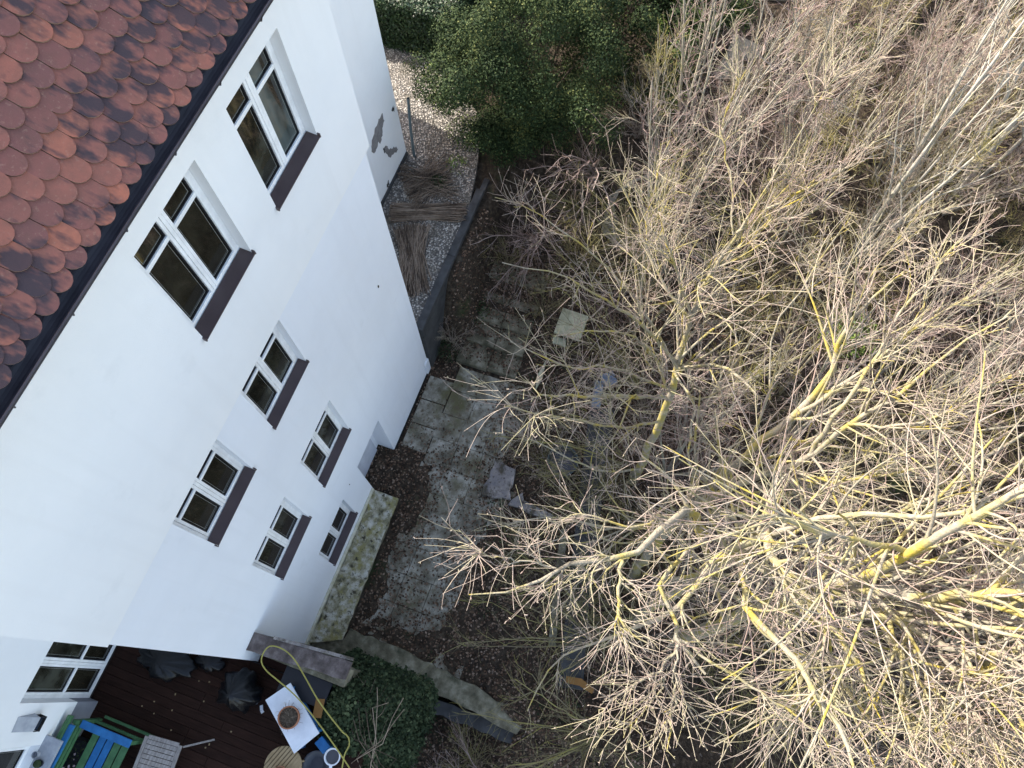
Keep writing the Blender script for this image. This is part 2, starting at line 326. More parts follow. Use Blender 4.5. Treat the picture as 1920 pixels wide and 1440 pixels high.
def tubes(P, R, S):
    """P (N,K,3) polylines, R (N,K) radii -> tube vertices and quads"""
    N_, K, _ = P.shape
    T = np.gradient(P, axis=1); T /= np.linalg.norm(T, axis=2, keepdims=True)+1e-9
    ref = np.where(np.abs(T[..., 2:3].mean(axis=1, keepdims=True)) > 0.8, np.array([1., 0, 0]), np.array([0, 0, 1.]))
    A = np.cross(T, np.broadcast_to(ref, T.shape)); A /= np.linalg.norm(A, axis=2, keepdims=True)+1e-9
    B = np.cross(T, A)
    an = np.arange(S)*2*PI/S
    V = P[:, :, None, :]+R[:, :, None, None]*(A[:, :, None, :]*np.cos(an)[None, None, :, None]+B[:, :, None, :]*np.sin(an)[None, None, :, None])
    idx = np.arange(N_*K*S).reshape(N_, K, S)
    a = idx[:, :-1, :]; b = np.roll(idx, -1, axis=2)[:, :-1, :]; c = np.roll(idx, -1, axis=2)[:, 1:, :]; d = idx[:, 1:, :]
    F = np.stack([a, b, c, d], axis=-1).reshape(-1, 4)
    return V.reshape(-1, 3), F
def tubes_mesh(name, groups):
    Vs = []; Fs = []; b = 0
    for P, R, S in groups:
        V, F = tubes(P, R, S); Vs.append(V); Fs.append(F+b); b += len(V)
    me = mesh_np(name, np.concatenate(Vs), np.concatenate(Fs))
    me.polygons.foreach_set('use_smooth', np.ones(len(me.polygons), bool))
    return me
def resample(pts, K):
    """smooth (x,y,z,r) control points to K samples along the length (Catmull-Rom)"""
    p = np.array(pts, float); q = np.vstack([2*p[0]-p[1], p, 2*p[-1]-p[-2]]); out = []
    for i in range(1, len(q)-2):
        for t in np.linspace(0, 1, 8, endpoint=False):
            out.append(0.5*((2*q[i])+(-q[i-1]+q[i+1])*t+(2*q[i-1]-5*q[i]+4*q[i+1]-q[i+2])*t*t+(-q[i-1]+3*q[i]-3*q[i+1]+q[i+2])*t**3))
    out.append(p[-1]); o = np.array(out)
    s = np.r_[0, np.cumsum(np.linalg.norm(np.diff(o[:, :3], axis=0), axis=1))]
    u = np.linspace(0, s[-1], K)
    return np.stack([np.interp(u, s, o[:, k]) for k in range(4)], 1)

def grow(P, R, n, t=(0.15, 1.0), ang=(0.4, 0.9), L=(0.5, 1.0), K=6, up=0.15, wig=0.12, rf=0.6, rmin=0.003, taper=0.5, rmax=1.0, endf=0.35, curl=0.0, lrad=0.0):
    """vectorised side-branching off the polylines (P,R)"""
    N_, K0, _ = P.shape
    ix = np.repeat(np.arange(N_), n); c = len(ix)
    tt = rng.uniform(t[0], t[1], c); f = tt*(K0-1); i0 = np.minimum(f.astype(int), K0-2); w = (f-i0)[:, None]
    pos = P[ix, i0]*(1-w)+P[ix, i0+1]*w
    rad = R[ix, i0]*(1-w[:, 0])+R[ix, i0+1]*w[:, 0]
    tan = P[ix, i0+1]-P[ix, i0]; tan /= np.linalg.norm(tan, axis=1, keepdims=True)+1e-9
    pr = rng.normal(size=(c, 3)); pr -= (pr*tan).sum(1, keepdims=True)*tan; pr /= np.linalg.norm(pr, axis=1, keepdims=True)+1e-9
    a = rng.uniform(ang[0], ang[1], c)[:, None]
    d = np.cos(a)*tan+np.sin(a)*pr; d[:, 2] += up; d /= np.linalg.norm(d, axis=1, keepdims=True)
    ln = rng.uniform(L[0], L[1], c)*(1-taper*tt)
    if lrad: ln = ln*np.clip(rad/lrad, .13, 1)
    st = (ln/(K-1))[:, None]
    out = np.empty((c, K, 3)); out[:, 0] = pos
    bend = rng.normal(size=(c, 3))*curl
    for k in range(1, K):
        d = d+rng.normal(size=(c, 3))*wig+bend; d[:, 2] += up*0.25; d /= np.linalg.norm(d, axis=1, keepdims=True)
        out[:, k] = out[:, k-1]+d*st
    r0 = np.clip(rad*rf, rmin, rmax)
    rr = np.maximum(r0[:, None]*np.linspace(1, endf, K)[None], rmin*0.5)
    return out, rr

def leaf_mesh(name, pos, nrm, size, aspect=0.6):
    n = len(pos)
    t = rng.normal(size=(n, 3)); t -= (t*nrm).sum(1, keepdims=True)*nrm; t /= np.linalg.norm(t, axis=1, keepdims=True)+1e-9
    b = np.cross(nrm, t); s = size[:, None]
    V = np.stack([pos-t*s*.5, pos+b*s*aspect*.5+nrm*s*.08, pos+t*s*.5-nrm*s*.06, pos-b*s*aspect*.5+nrm*s*.08], 1).reshape(-1, 3)
    return mesh_np(name, V, np.arange(4*n).reshape(n, 4))
def unit(a): return a/(np.linalg.norm(a, axis=-1, keepdims=True)+1e-9)

# limb skeletons (x, y, z, radius) and outlines in metres
LIMBS= {'A': {'trunk': [(1.955, -7.108, 0.0, 0.17), (1.976, -7.155, 3.0, 0.16), (2.042, -7.176, 6.0, 0.14), (2.005, -7.17, 8.5, 0.11), (2.219, -7.344, 9.6, 0.09), (2.47, -7.553, 10.3, 0.08), (2.739, -7.698, 10.8, 0.06)], 'limbs': [[(2.021, -7.167, 8.5, 0.06), (2.003, -7.446, 9.0, 0.07), (2.044, -7.847, 9.3, 0.06), (2.138, -8.111, 9.5, 0.055), (2.223, -8.423, 9.7, 0.05)], [(2.005, -7.17, 8.5, 0.06), (1.827, -7.551, 8.7, 0.06), (1.826, -7.721, 8.9, 0.055), (1.653, -7.998, 9.1, 0.045), (1.654, -8.265, 9.4, 0.04), (1.753, -8.546, 9.6, 0.035)], [(1.832, -7.637, 8.8, 0.035), (1.388, -7.787, 8.9, 0.03), (0.972, -7.851, 9.0, 0.025), (0.531, -7.982, 9.2, 0.02)], [(1.824, -7.767, 8.8, 0.035), (1.32, -8.019, 9.0, 0.03), (1.074, -8.261, 9.1, 0.028), (0.743, -8.551, 9.3, 0.02)], [(2.003, -7.208, 8.4, 0.04), (1.475, -7.205, 8.3, 0.035), (0.955, -7.115, 8.3, 0.025), (0.376, -7.104, 8.2, 0.015)], [(1.79, -7.387, 8.6, 0.03), (1.402, -7.48, 8.4, 0.025), (1.035, -7.342, 8.3, 0.02), (0.843, -7.245, 8.3, 0.015)], [(2.044, -7.847, 9.3, 0.04), (2.007, -8.227, 9.4, 0.035), (1.861, -8.537, 9.6, 0.03)], [(1.837, -7.549, 8.7, 0.03), (1.139, -8.213, 8.6, 0.025), (0.894, -8.494, 8.6, 0.02), (0.658, -8.765, 8.6, 0.015)], [(1.654, -8.265, 9.4, 0.03), (1.365, -8.419, 9.5, 0.025), (1.083, -8.603, 9.6, 0.02)], [(1.653, -7.998, 9.1, 0.03), (1.308, -8.128, 9.3, 0.025), (1.021, -8.334, 9.4, 0.02), (0.763, -8.435, 9.5, 0.015)], [(2.259, -7.385, 9.6, 0.04), (2.125, -6.807, 9.9, 0.03), (2.025, -6.29, 10.1, 0.025), (1.949, -5.925, 10.3, 0.02), (1.868, -5.692, 10.4, 0.012)]]}, 'B': {'trunk': [(2.103, -6.217, 0.0, 0.15), (2.116, -6.224, 3.0, 0.14), (2.193, -6.333, 6.0, 0.12), (2.22, -6.365, 8.0, 0.1), (2.244, -6.359, 8.8, 0.08), (2.307, -6.54, 9.2, 0.06), (2.502, -6.903, 9.5, 0.06), (2.52, -7.44, 9.9, 0.05), (2.646, -7.717, 10.2, 0.045), (2.782, -7.915, 10.5, 0.04)], 'limbs': [[(2.239, -6.361, 8.8, 0.055), (2.014, -6.406, 8.9, 0.055), (1.827, -6.547, 9.0, 0.05), (1.706, -6.764, 9.0, 0.045), (1.537, -6.995, 9.1, 0.04), (1.26, -7.302, 9.1, 0.03), (1.029, -7.467, 9.2, 0.02)], [(2.239, -6.377, 8.8, 0.05), (1.872, -5.933, 8.7, 0.045), (1.555, -5.855, 8.5, 0.04), (1.15, -5.592, 8.1, 0.03), (0.815, -5.167, 7.4, 0.02), (0.439, -4.733, 6.8, 0.012), (-0.185, -4.607, 6.3, 0.008)], [(1.968, -6.145, 8.8, 0.03), (1.531, -6.121, 9.3, 0.035), (1.321, -6.163, 9.5, 0.035), (1.172, -6.311, 9.6, 0.035), (1.001, -6.63, 9.7, 0.03), (0.773, -6.739, 9.8, 0.03), (0.658, -6.957, 9.8, 0.028), (0.507, -7.044, 9.9, 0.022), (0.301, -7.142, 9.9, 0.015)], [(1.91, -6.013, 8.0, 0.04), (2.065, -5.516, 9.3, 0.05), (1.66, -5.204, 9.8, 0.04), (1.321, -5.007, 10.0, 0.032), (1.199, -4.768, 10.0, 0.026), (0.992, -4.438, 10.1, 0.02), (0.787, -4.303, 10.1, 0.015), (0.673, -4.108, 10.1, 0.01), (0.562, -3.817, 10.1, 0.006)], [(1.255, -4.955, 10.0, 0.022), (0.996, -4.994, 10.0, 0.02), (0.814, -5.061, 10.0, 0.017), (0.724, -5.188, 10.0, 0.012), (0.68, -5.315, 10.0, 0.007)], [(0.992, -4.438, 10.1, 0.012), (0.955, -4.199, 10.1, 0.009), (0.892, -3.985, 10.2, 0.007), (0.89, -3.82, 10.2, 0.005), (0.918, -3.714, 10.2, 0.004)], [(1.324, -5.006, 9.9, 0.013), (1.102, -4.743, 9.8, 0.01), (0.959, -4.544, 9.8, 0.007), (0.805, -4.35, 9.8, 0.005)], [(1.924, -5.724, 9.0, 0.03), (1.328, -5.396, 9.3, 0.025), (1.085, -5.573, 9.3, 0.025), (0.845, -5.682, 9.4, 0.025), (0.739, -5.856, 9.4, 0.02), (0.65, -5.975, 9.4, 0.015)], [(0.842, -5.673, 9.4, 0.02), (0.546, -5.568, 9.3, 0.016), (0.335, -5.371, 9.3, 0.012), (0.089, -5.197, 9.3, 0.008), (-0.012, -5.169, 9.3, 0.005)], [(0.833, -5.675, 9.4, 0.014), (0.463, -5.734, 9.4, 0.012), (0.168, -5.806, 9.3, 0.009), (-0.011, -5.806, 9.3, 0.006)], [(0.833, -5.675, 9.4, 0.012), (0.436, -5.655, 9.2, 0.009), (0.101, -5.501, 9.2, 0.006), (-0.075, -5.453, 9.2, 0.004)], [(0.867, -5.676, 9.4, 0.016), (0.756, -6.045, 9.5, 0.016), (0.667, -6.441, 9.5, 0.014), (0.571, -6.738, 9.5, 0.012), (0.452, -7.078, 9.5, 0.008)], [(2.244, -6.359, 8.8, 0.02), (1.976, -6.478, 8.6, 0.02), (1.542, -6.405, 8.2, 0.018), (1.371, -6.027, 8.0, 0.012), (0.852, -5.819, 7.6, 0.008)], [(1.995, -5.46, 9.4, 0.022), (1.664, -4.948, 9.6, 0.015), (1.614, -4.492, 9.7, 0.01), (1.373, -4.31, 9.8, 0.006)]]}, 'Cc': {'trunk': [(2.803, -5.899, 0.0, 0.13), (3.078, -5.913, 3.0, 0.12), (3.185, -6.037, 5.5, 0.1), (3.389, -6.432, 6.8, 0.085), (3.616, -6.883, 7.8, 0.07), (3.834, -7.015, 8.5, 0.06), (4.137, -7.342, 9.1, 0.045), (4.501, -7.587, 9.6, 0.03), (4.738, -7.802, 10.0, 0.02)], 'limbs': [[(3.22, -6.087, 5.6, 0.07), (3.689, -6.291, 6.8, 0.065), (4.031, -6.587, 7.8, 0.055), (4.402, -6.738, 8.4, 0.045), (4.635, -6.686, 8.7, 0.035), (4.844, -6.717, 9.0, 0.03), (5.011, -6.78, 9.3, 0.02), (5.181, -6.903, 9.6, 0.012)], [(3.616, -6.883, 7.8, 0.04), (3.854, -6.869, 8.4, 0.035), (4.287, -6.952, 8.9, 0.028), (4.793, -7.041, 9.3, 0.02), (5.206, -7.174, 9.6, 0.015), (5.53, -7.306, 9.9, 0.01)], [(4.031, -6.587, 7.8, 0.035), (4.213, -6.827, 8.5, 0.03), (4.56, -7.096, 9.0, 0.022), (4.936, -7.419, 9.4, 0.016), (5.198, -7.717, 9.7, 0.01)], [(3.166, -6.238, 5.7, 0.04), (3.334, -6.819, 6.5, 0.035), (3.599, -7.331, 7.3, 0.028), (3.718, -7.879, 7.8, 0.02), (3.991, -8.326, 8.3, 0.014)], [(3.288, -6.87, 6.6, 0.035), (3.117, -7.68, 7.3, 0.03), (3.456, -8.21, 8.2, 0.028), (3.782, -8.366, 8.8, 0.022), (4.092, -8.587, 9.2, 0.015)], [(3.156, -6.023, 5.6, 0.05), (2.624, -5.461, 6.0, 0.035), (2.3, -4.892, 6.4, 0.022), (2.159, -4.245, 6.7, 0.012), (1.879, -3.676, 6.9, 0.006)], [(3.834, -7.015, 8.5, 0.025), (3.767, -7.442, 9.0, 0.02), (3.97, -7.755, 9.4, 0.014), (4.249, -8.014, 9.8, 0.008)]]}, 'D': {'trunk': [(4.966, -5.338, 0.0, 0.13), (4.982, -5.337, 2.0, 0.12), (5.193, -5.326, 4.2, 0.1), (5.555, -5.23, 5.2, 0.085), (5.881, -5.183, 6.1, 0.07), (6.28, -5.266, 7.1, 0.055), (6.513, -5.364, 7.7, 0.04), (6.94, -5.543, 8.5, 0.025), (7.234, -5.624, 9.2, 0.016), (7.709, -5.822, 9.8, 0.008)], 'limbs': [[(6.485, -5.333, 7.7, 0.028), (6.826, -5.767, 8.2, 0.022), (6.969, -6.186, 8.7, 0.014), (7.266, -6.572, 9.3, 0.007)], [(6.28, -5.266, 7.1, 0.03), (6.695, -5.703, 7.8, 0.024), (6.731, -6.139, 8.2, 0.016), (6.965, -6.414, 8.8, 0.008)], [(6.448, -5.305, 7.7, 0.02), (6.976, -5.04, 8.1, 0.015), (7.45, -4.693, 8.6, 0.01), (7.814, -4.766, 9.2, 0.006)], [(5.295, -5.281, 4.3, 0.05), (4.329, -4.714, 6.2, 0.035), (3.461, -4.18, 7.9, 0.022), (2.947, -3.887, 8.9, 0.015), (2.592, -3.694, 9.6, 0.01), (2.673, -3.581, 9.9, 0.006)], [(4.862, -5.272, 4.2, 0.03), (3.721, -4.69, 6.5, 0.022), (2.865, -4.123, 8.5, 0.015), (2.433, -3.803, 9.6, 0.009), (2.21, -3.589, 10.2, 0.006)], [(5.555, -5.23, 5.2, 0.04), (5.415, -4.557, 6.3, 0.03), (5.133, -3.87, 7.3, 0.02), (4.774, -3.395, 8.2, 0.012), (4.393, -2.686, 8.8, 0.007)], [(5.359, -5.311, 4.3, 0.03), (5.302, -4.752, 5.8, 0.025), (4.757, -4.147, 7.2, 0.015), (3.945, -3.525, 8.2, 0.008)], [(5.881, -5.183, 6.1, 0.035), (6.206, -4.516, 6.5, 0.028), (6.601, -4.036, 7.0, 0.018), (7.118, -3.506, 7.4, 0.01)], [(5.45, -5.25, 5.0, 0.03), (4.783, -5.631, 5.5, 0.025), (3.809, -5.734, 5.8, 0.02), (3.378, -6.116, 6.0, 0.014), (3.032, -6.769, 6.4, 0.008)], [(5.51, -5.261, 5.1, 0.035), (5.315, -5.888, 6.0, 0.03), (4.649, -6.505, 6.6, 0.02), (5.3, -6.221, 7.2, 0.015), (6.167, -6.424, 7.9, 0.012), (6.745, -6.612, 8.4, 0.007)], [(5.462, -5.254, 5.2, 0.03), (5.676, -4.274, 6.6, 0.022), (5.614, -3.464, 7.6, 0.015), (5.582, -2.764, 8.2, 0.009), (5.369, -2.257, 8.6, 0.006)], [(5.881, -5.183, 6.1, 0.03), (6.176, -4.603, 7.2, 0.022), (6.56, -4.127, 8.0, 0.014), (6.959, -4.062, 8.6, 0.008)], [(5.411, -5.279, 4.4, 0.03), (4.4, -4.299, 6.8, 0.02), (3.494, -3.798, 8.4, 0.013), (3.262, -3.226, 9.2, 0.007)], [(4.787, -5.355, 1.5, 0.03), (4.2, -4.525, 2.5, 0.025), (4.089, -3.567, 3.2, 0.015), (3.971, -2.583, 3.8, 0.008)]]}}
PTS= {'hose': [(-2.027, -2.24, 3.72, 0.014), (-1.777, -2.181, 3.72, 0.014), (-1.63, -2.196, 3.72, 0.014), (-1.522, -2.121, 3.72, 0.014), (-1.486, -1.996, 3.72, 0.014), (-1.235, -1.513, 3.72, 0.014), (-1.0, -1.169, 3.72, 0.014), (-0.794, -0.864, 3.72, 0.014), (-0.708, -0.621, 3.72, 0.014), (-0.725, -0.4, 3.72, 0.014), (-0.844, -0.333, 3.72, 0.014), (-0.989, -0.358, 3.72, 0.014), (-1.086, -0.493, 3.72, 0.014), (-1.156, -0.727, 3.72, 0.014), (-1.235, -1.0, 3.72, 0.014), (-1.348, -1.288, 3.72, 0.014), (-1.528, -1.649, 3.72, 0.014), (-1.733, -2.017, 3.72, 0.014), (-1.967, -2.41, 3.72, 0.014)], 'patch1': [(9.682, 2.04, 4.036), (9.508, 2.04, 4.03), (9.325, 2.04, 4.002), (9.17, 2.04, 3.912), (9.015, 2.04, 3.822), (8.968, 2.04, 3.604), (9.091, 2.04, 3.497), (9.229, 2.04, 3.545), (9.375, 2.04, 3.481), (9.524, 2.04, 3.553), (9.545, 2.04, 3.73), (9.692, 2.04, 3.8)], 'patch2': [(9.497, 2.04, 3.222), (9.42, 2.04, 3.045), (9.536, 2.04, 2.819), (9.723, 2.04, 2.674), (9.962, 2.04, 2.564), (9.853, 2.04, 2.762), (9.701, 2.04, 2.846), (9.598, 2.04, 3.036)], 'patch3': [(10.15, 2.04, 3.77), (10.062, 2.04, 3.701), (10.115, 2.04, 3.613), (10.189, 2.04, 3.649)], 'patch4': [(9.243, 2.04, 2.283), (9.147, 2.04, 2.206), (9.208, 2.04, 2.128), (9.267, 2.04, 2.193)], 'patch5': [(9.427, 2.04, 3.267), (9.371, 2.04, 3.208), (9.426, 2.04, 3.127), (9.477, 2.04, 3.175)]}

# ------------------------------------------------------------------ terrain
def sstep(a, b, x): t = np.clip((x-a)/(b-a), 0, 1); return t*t*(3-2*t)
def drift_edge(x, y):
    nz = .5*np.sin(x*3.1+1.2*np.sin(y*2.3))+.3*np.sin(y*5.3+x*2.2)+.22*np.sin(x*9.1-y*4.7)+.16*np.sin(x*17+y*13)
    return np.maximum.reduce([(-2.35-y)/.45, (.55-x)/.8, np.minimum((2.35-x)/.4, (y+1.08)/.3), np.minimum.reduce([(x-1.9)/.3, (4.02-x)/.3, (y+1.22)/.3])])+.55*nz
def ground_h(x, y):
    x = np.asarray(x, float); y = np.asarray(y, float)
    h = 0.75*sstep(6.3, 8.9, x)+1.15*sstep(8.9, 11.6, x)
    h = h*(1-0.25*sstep(-5, -12, y))
    h = np.maximum(h, 1.86*sstep(6.45, 7.7, x)*sstep(-.95, -.25, y))
    h = h-0.45*sstep(-0.45, -0.75, x)*sstep(-1.0, -1.6, y)
    # soil and leaf drifts lapping over the edges of the paving and the ends of the old walls
    e = drift_edge(x, y); pz = (x > -.6) & (x < 6.45) & (y > -3.8)
    h = h+np.where(pz, .075*sstep(-.5, 1.3, e)-.02, 0)
    h = h+.30*sstep(-3.4, -4.6, y)*np.exp(-((x+.42)/.55)**2)+.5*sstep(-4.1, -4.8, y)*np.exp(-((x+.95)/.5)**2)
    h = h+(0.05*np.sin(x*1.7+y*.6)*np.sin(y*1.3-x*.4)+0.03*np.sin(x*4.1)*np.sin(y*3.7+1))*sstep(-2.4, -3.6, y)
    return h
def terrain():
    xs = np.unique(np.concatenate([np.linspace(-600, -14, 14), np.linspace(-12, 30, 211), np.linspace(-1, 7, 150), np.linspace(33, 900, 18)]))
    ys = np.unique(np.concatenate([np.linspace(-900, -32, 18), np.linspace(-28, 14, 211), np.linspace(-4.2, 0, 90), np.linspace(16, 600, 14)]))
    X, Y = np.meshgrid(xs, ys); Z = ground_h(X, Y)
    V = np.stack([X, Y, Z], -1).reshape(-1, 3); nx = len(xs); ny = len(ys)
    i = np.arange(nx*ny).reshape(ny, nx)
    F = np.stack([i[:-1, :-1], i[:-1, 1:], i[1:, 1:], i[1:, :-1]], -1).reshape(-1, 4)
    me = mesh_np('ground', V, F); me.polygons.foreach_set('use_smooth', np.ones(len(me.polygons), bool))
    tag(link('ground', me, M['soil']), kind='structure')
terrain()

# paving beside the house (slabs of one sheet) and the wide shallow steps up to the garden
pv = MB(); w = 0.62
for i in range(-1, 11):
    for j in range(0, 4):
        x0 = 0.1+i*w; y1 = -0.72-j*w+(0.03 if i % 2 else 0); y0 = y1-w
        if x0 > 6.2: continue
        g = random.uniform(0.001, 0.008); z = 0.018+random.uniform(0, 0.014)
        tx, ty = random.gauss(0, .008), random.gauss(0, .008)
        c = [(x0+g, y0+g), (min(x0+w, 6.35)-g, y0+g), (min(x0+w, 6.35)-g, y1-g), (x0+g, y1-g)]
        V = [(a, b, z+(a-x0)*tx+(b-y0)*ty) for a, b in c]
        pv.add([(a, b, -0.05) for a, b in c]+V, [(4, 5, 6, 7), (0, 1, 5, 4), (1, 2, 6, 5), (2, 3, 7, 6), (3, 0, 4, 7)])
for j in range(0, 3):     # strip running along the house wall right up to the niche
    x0 = 4.0+j*w
    pv.box(x0+.012, x0+w-.012, -0.70, -0.10, -0.05, 0.012+0.006*j)
tag(pv.build('paving', M['concrete'], bevel=0.008), kind='structure')
st = MB()
for k in range(5):
    x0 = 6.38+k*0.52; z = 0.15*(k+1)
    for (ya, yb) in ((-1.32, -0.55), (-2.05, -1.34)):
        o = random.gauss(0, .02)
        st.box(x0+o, x0+0.54+o, ya, yb, z-0.5, z+random.uniform(-.012, .012))
tag(st.build('garden_steps', M['concrete_grey'], bevel=0.012), kind='structure')

# gravel terrace two metres up on the far side of the house corner
gv = MB(); gv.prism([(6.06, 0.07), (9.4, 0.10), (10.6, 0.35), (11.9, 0.75), (13.2, 2.2), (13.6, 3.5), (14.5, 9), (6.06, 9)], 0.2, 2.0)
tag(gv.build('gravel_terrace', M['gravel']), kind='structure')
rw = thing('retaining_wall', (6.06, 0, 0), 'long grey concrete retaining wall holding up the pale gravel terrace', 'wall')
b = MB(); b.box(6.07, 10.3, -0.06, 0.065, 0.0, 1.93); b.build('wall', M['retwall'], rw)
b = MB(); b.box(6.065, 8.0, -0.075, 0.11, 1.932, 2.03); b.box(8.01, 9.9, -0.075, 0.11, 1.932, 2.028)
b.build('coping', M['retwall'], rw, bevel=0.01)
b = MB(); b.prism([(12.2, 1.15), (12.32, 1.08), (13.6, 2.6), (14.4, 8), (14.28, 8.04), (13.5, 2.68)], 1.9, 2.06)
tag(b.build('stone_kerb', M['concrete_grey'], bevel=0.01), 'low stone kerb dividing sunlit gravel from the hedge', 'kerb')
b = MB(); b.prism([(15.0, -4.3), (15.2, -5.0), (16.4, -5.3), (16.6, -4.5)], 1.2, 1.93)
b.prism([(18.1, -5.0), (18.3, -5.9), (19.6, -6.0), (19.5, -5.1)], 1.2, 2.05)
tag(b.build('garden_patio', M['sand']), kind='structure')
P_ = []
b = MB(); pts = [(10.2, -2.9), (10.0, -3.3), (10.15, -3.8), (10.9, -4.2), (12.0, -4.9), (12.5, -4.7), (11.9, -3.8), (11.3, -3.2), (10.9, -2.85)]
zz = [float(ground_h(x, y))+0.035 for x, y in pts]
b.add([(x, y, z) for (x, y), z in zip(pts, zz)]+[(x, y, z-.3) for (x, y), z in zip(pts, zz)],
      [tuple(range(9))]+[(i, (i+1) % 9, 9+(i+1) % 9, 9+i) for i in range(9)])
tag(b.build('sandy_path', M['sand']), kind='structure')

# ------------------------------------------------------------------ house
house = thing('house', (2.5, 0, 0), 'white rendered house with clay tile roof, brown window sills and a small doorway', 'house')
def wall_face(b, y, x0, x1, z0, z1, holes):
    xs = sorted({x0, x1, *[q for h in holes for q in h[:2]]}); zs = sorted({z0, z1, *[q for h in holes for q in h[2:]]})
    for i in range(len(xs)-1):
        for k in range(len(zs)-1):
            cx, cz = (xs[i]+xs[i+1])/2, (zs[k]+zs[k+1])/2
            if any(h[0] < cx < h[1] and h[2] < cz < h[3] for h in holes): continue
            b.add([(xs[i], y, zs[k]), (xs[i+1], y, zs[k]), (xs[i+1], y, zs[k+1]), (xs[i], y, zs[k+1])], [(0, 1, 2, 3)])
def reveal_faces(b, x0, x1, z0, z1, y0, y1, floor=True):
    b.add([(x0, y0, z0), (x0, y1, z0), (x0, y1, z1), (x0, y0, z1)], [(0, 1, 2, 3)])
    b.add([(x1, y0, z0), (x1, y1, z0), (x1, y1, z1), (x1, y0, z1)], [(3, 2, 1, 0)])
    b.add([(x0, y0, z1), (x0, y1, z1), (x1, y1, z1), (x1, y0, z1)], [(0, 1, 2, 3)])
    if floor: b.add([(x0, y0, z0), (x0, y1, z0), (x1, y1, z0), (x1, y0, z0)], [(3, 2, 1, 0)])
ZS = 7.90; UP = -0.045
row1 = [(2.20, 3.35, 9.21, 10.83), (3.99, 5.11, 9.21, 10.83)]
row2 = [(0.34, 1.45, 6.46, 7.90), (2.09, 3.18, 6.47, 7.90)]
row3 = [(0.30, 1.42, 3.46, 4.96), (2.01, 3.14, 3.47, 4.98)]
row4 = [(0.97, 2.11, 0.84, 2.08)]
niche = (2.80, 3.85, 0.0, 2.08)
b = MB()
wall_face(b, UP, -1.10, 6.09, ZS, 11.72, row1)
b.add([(-1.10, UP, ZS), (6.09, UP, ZS), (6.09, 9, ZS), (-1.10, 9, ZS)], [(3, 2, 1, 0)])
b.add([(6.09, UP, ZS), (6.09, 9, ZS), (6.09, 9, 11.72), (6.09, UP, 11.72)], [(0, 1, 2, 3)])
b.add([(-1.10, UP, ZS), (-1.10, 9, ZS), (-1.10, 9, 11.72), (-1.10, UP, 11.72)], [(3, 2, 1, 0)])
b.add([(-1.10, 9, -.5), (6.09, 9, -.5), (6.09, 9, 11.72), (-1.10, 9, 11.72)], [(3, 2, 1, 0)])
for h in row1: reveal_faces(b, *h, UP, 0.16)
b.add([(6.09, UP, 11.72), (6.09, 9, 11.72), (6.09, 4.5, 15.15)], [(0, 1, 2)])
b.add([(-1.10, UP, 11.72), (-1.10, 9, 11.72), (-1.10, 4.5, 15.15)], [(2, 1, 0)])
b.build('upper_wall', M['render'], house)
b = MB()
wall_face(b, 0.0, -1.08, 6.02, -0.1, ZS-.002, row2+row3+row4+[niche])
b.add([(6.02, 0, -.1), (6.02, 9, -.1), (6.02, 9, ZS-.002), (6.02, 0, ZS-.002)], [(0, 1, 2, 3)])
b.add([(-1.08, 0, -.1), (-1.08, 9, -.1), (-1.08, 9, ZS-.002), (-1.08, 0, ZS-.002)], [(3, 2, 1, 0)])
for h in row2+row3+row4: reveal_faces(b, h[0], h[1], h[2], h[3]-.003, 0.0, 0.19)
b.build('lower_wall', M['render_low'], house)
b = MB(); reveal_faces(b, *niche, 0.0, 0.40, floor=False)
b.add([(2.80, 0.40, -.1), (3.85, 0.40, -.1), (3.85, 0.40, 2.08), (2.80, 0.40, 2.08)], [(0, 1, 2, 3)])
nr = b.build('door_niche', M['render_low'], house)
b = MB(); b.box(2.95, 3.72, 0.36, 0.397, 0.06, 1.96); b.build('door', flat('pale_blue_grey_door', (0.52, 0.55, 0.62), rough=0.5), nr, bevel=0.01)
b = MB(); b.box(-0.72, 2.78, -0.045, -0.003, 0.0, 0.52); b.build('plinth', M['plinth'], house, bevel=0.006)
b = MB(); b.box(3.88, 6.035, -0.02, -0.003, 0.0, 0.05); b.build('base_strip', M['hole'], house)
b = MB(); b.box(5.86, 6.05, -0.03, 0.2, 0.0, 0.55); b.build('corner_plinth', M['render_low'], house, bevel=0.01)
for x, z, r in ((5.27, 5.20, .03), (2.42, 2.10, .018)):
    b = MB(); b.lathe((0, 0, 0), [(r, -.006), (r, .0)], 12); 
    b.v = [(x+p[0]*.6, -0.004+p[2], z+p[1]*1.3) for p in b.v]; b.build('vent_hole', M['hole'], house)

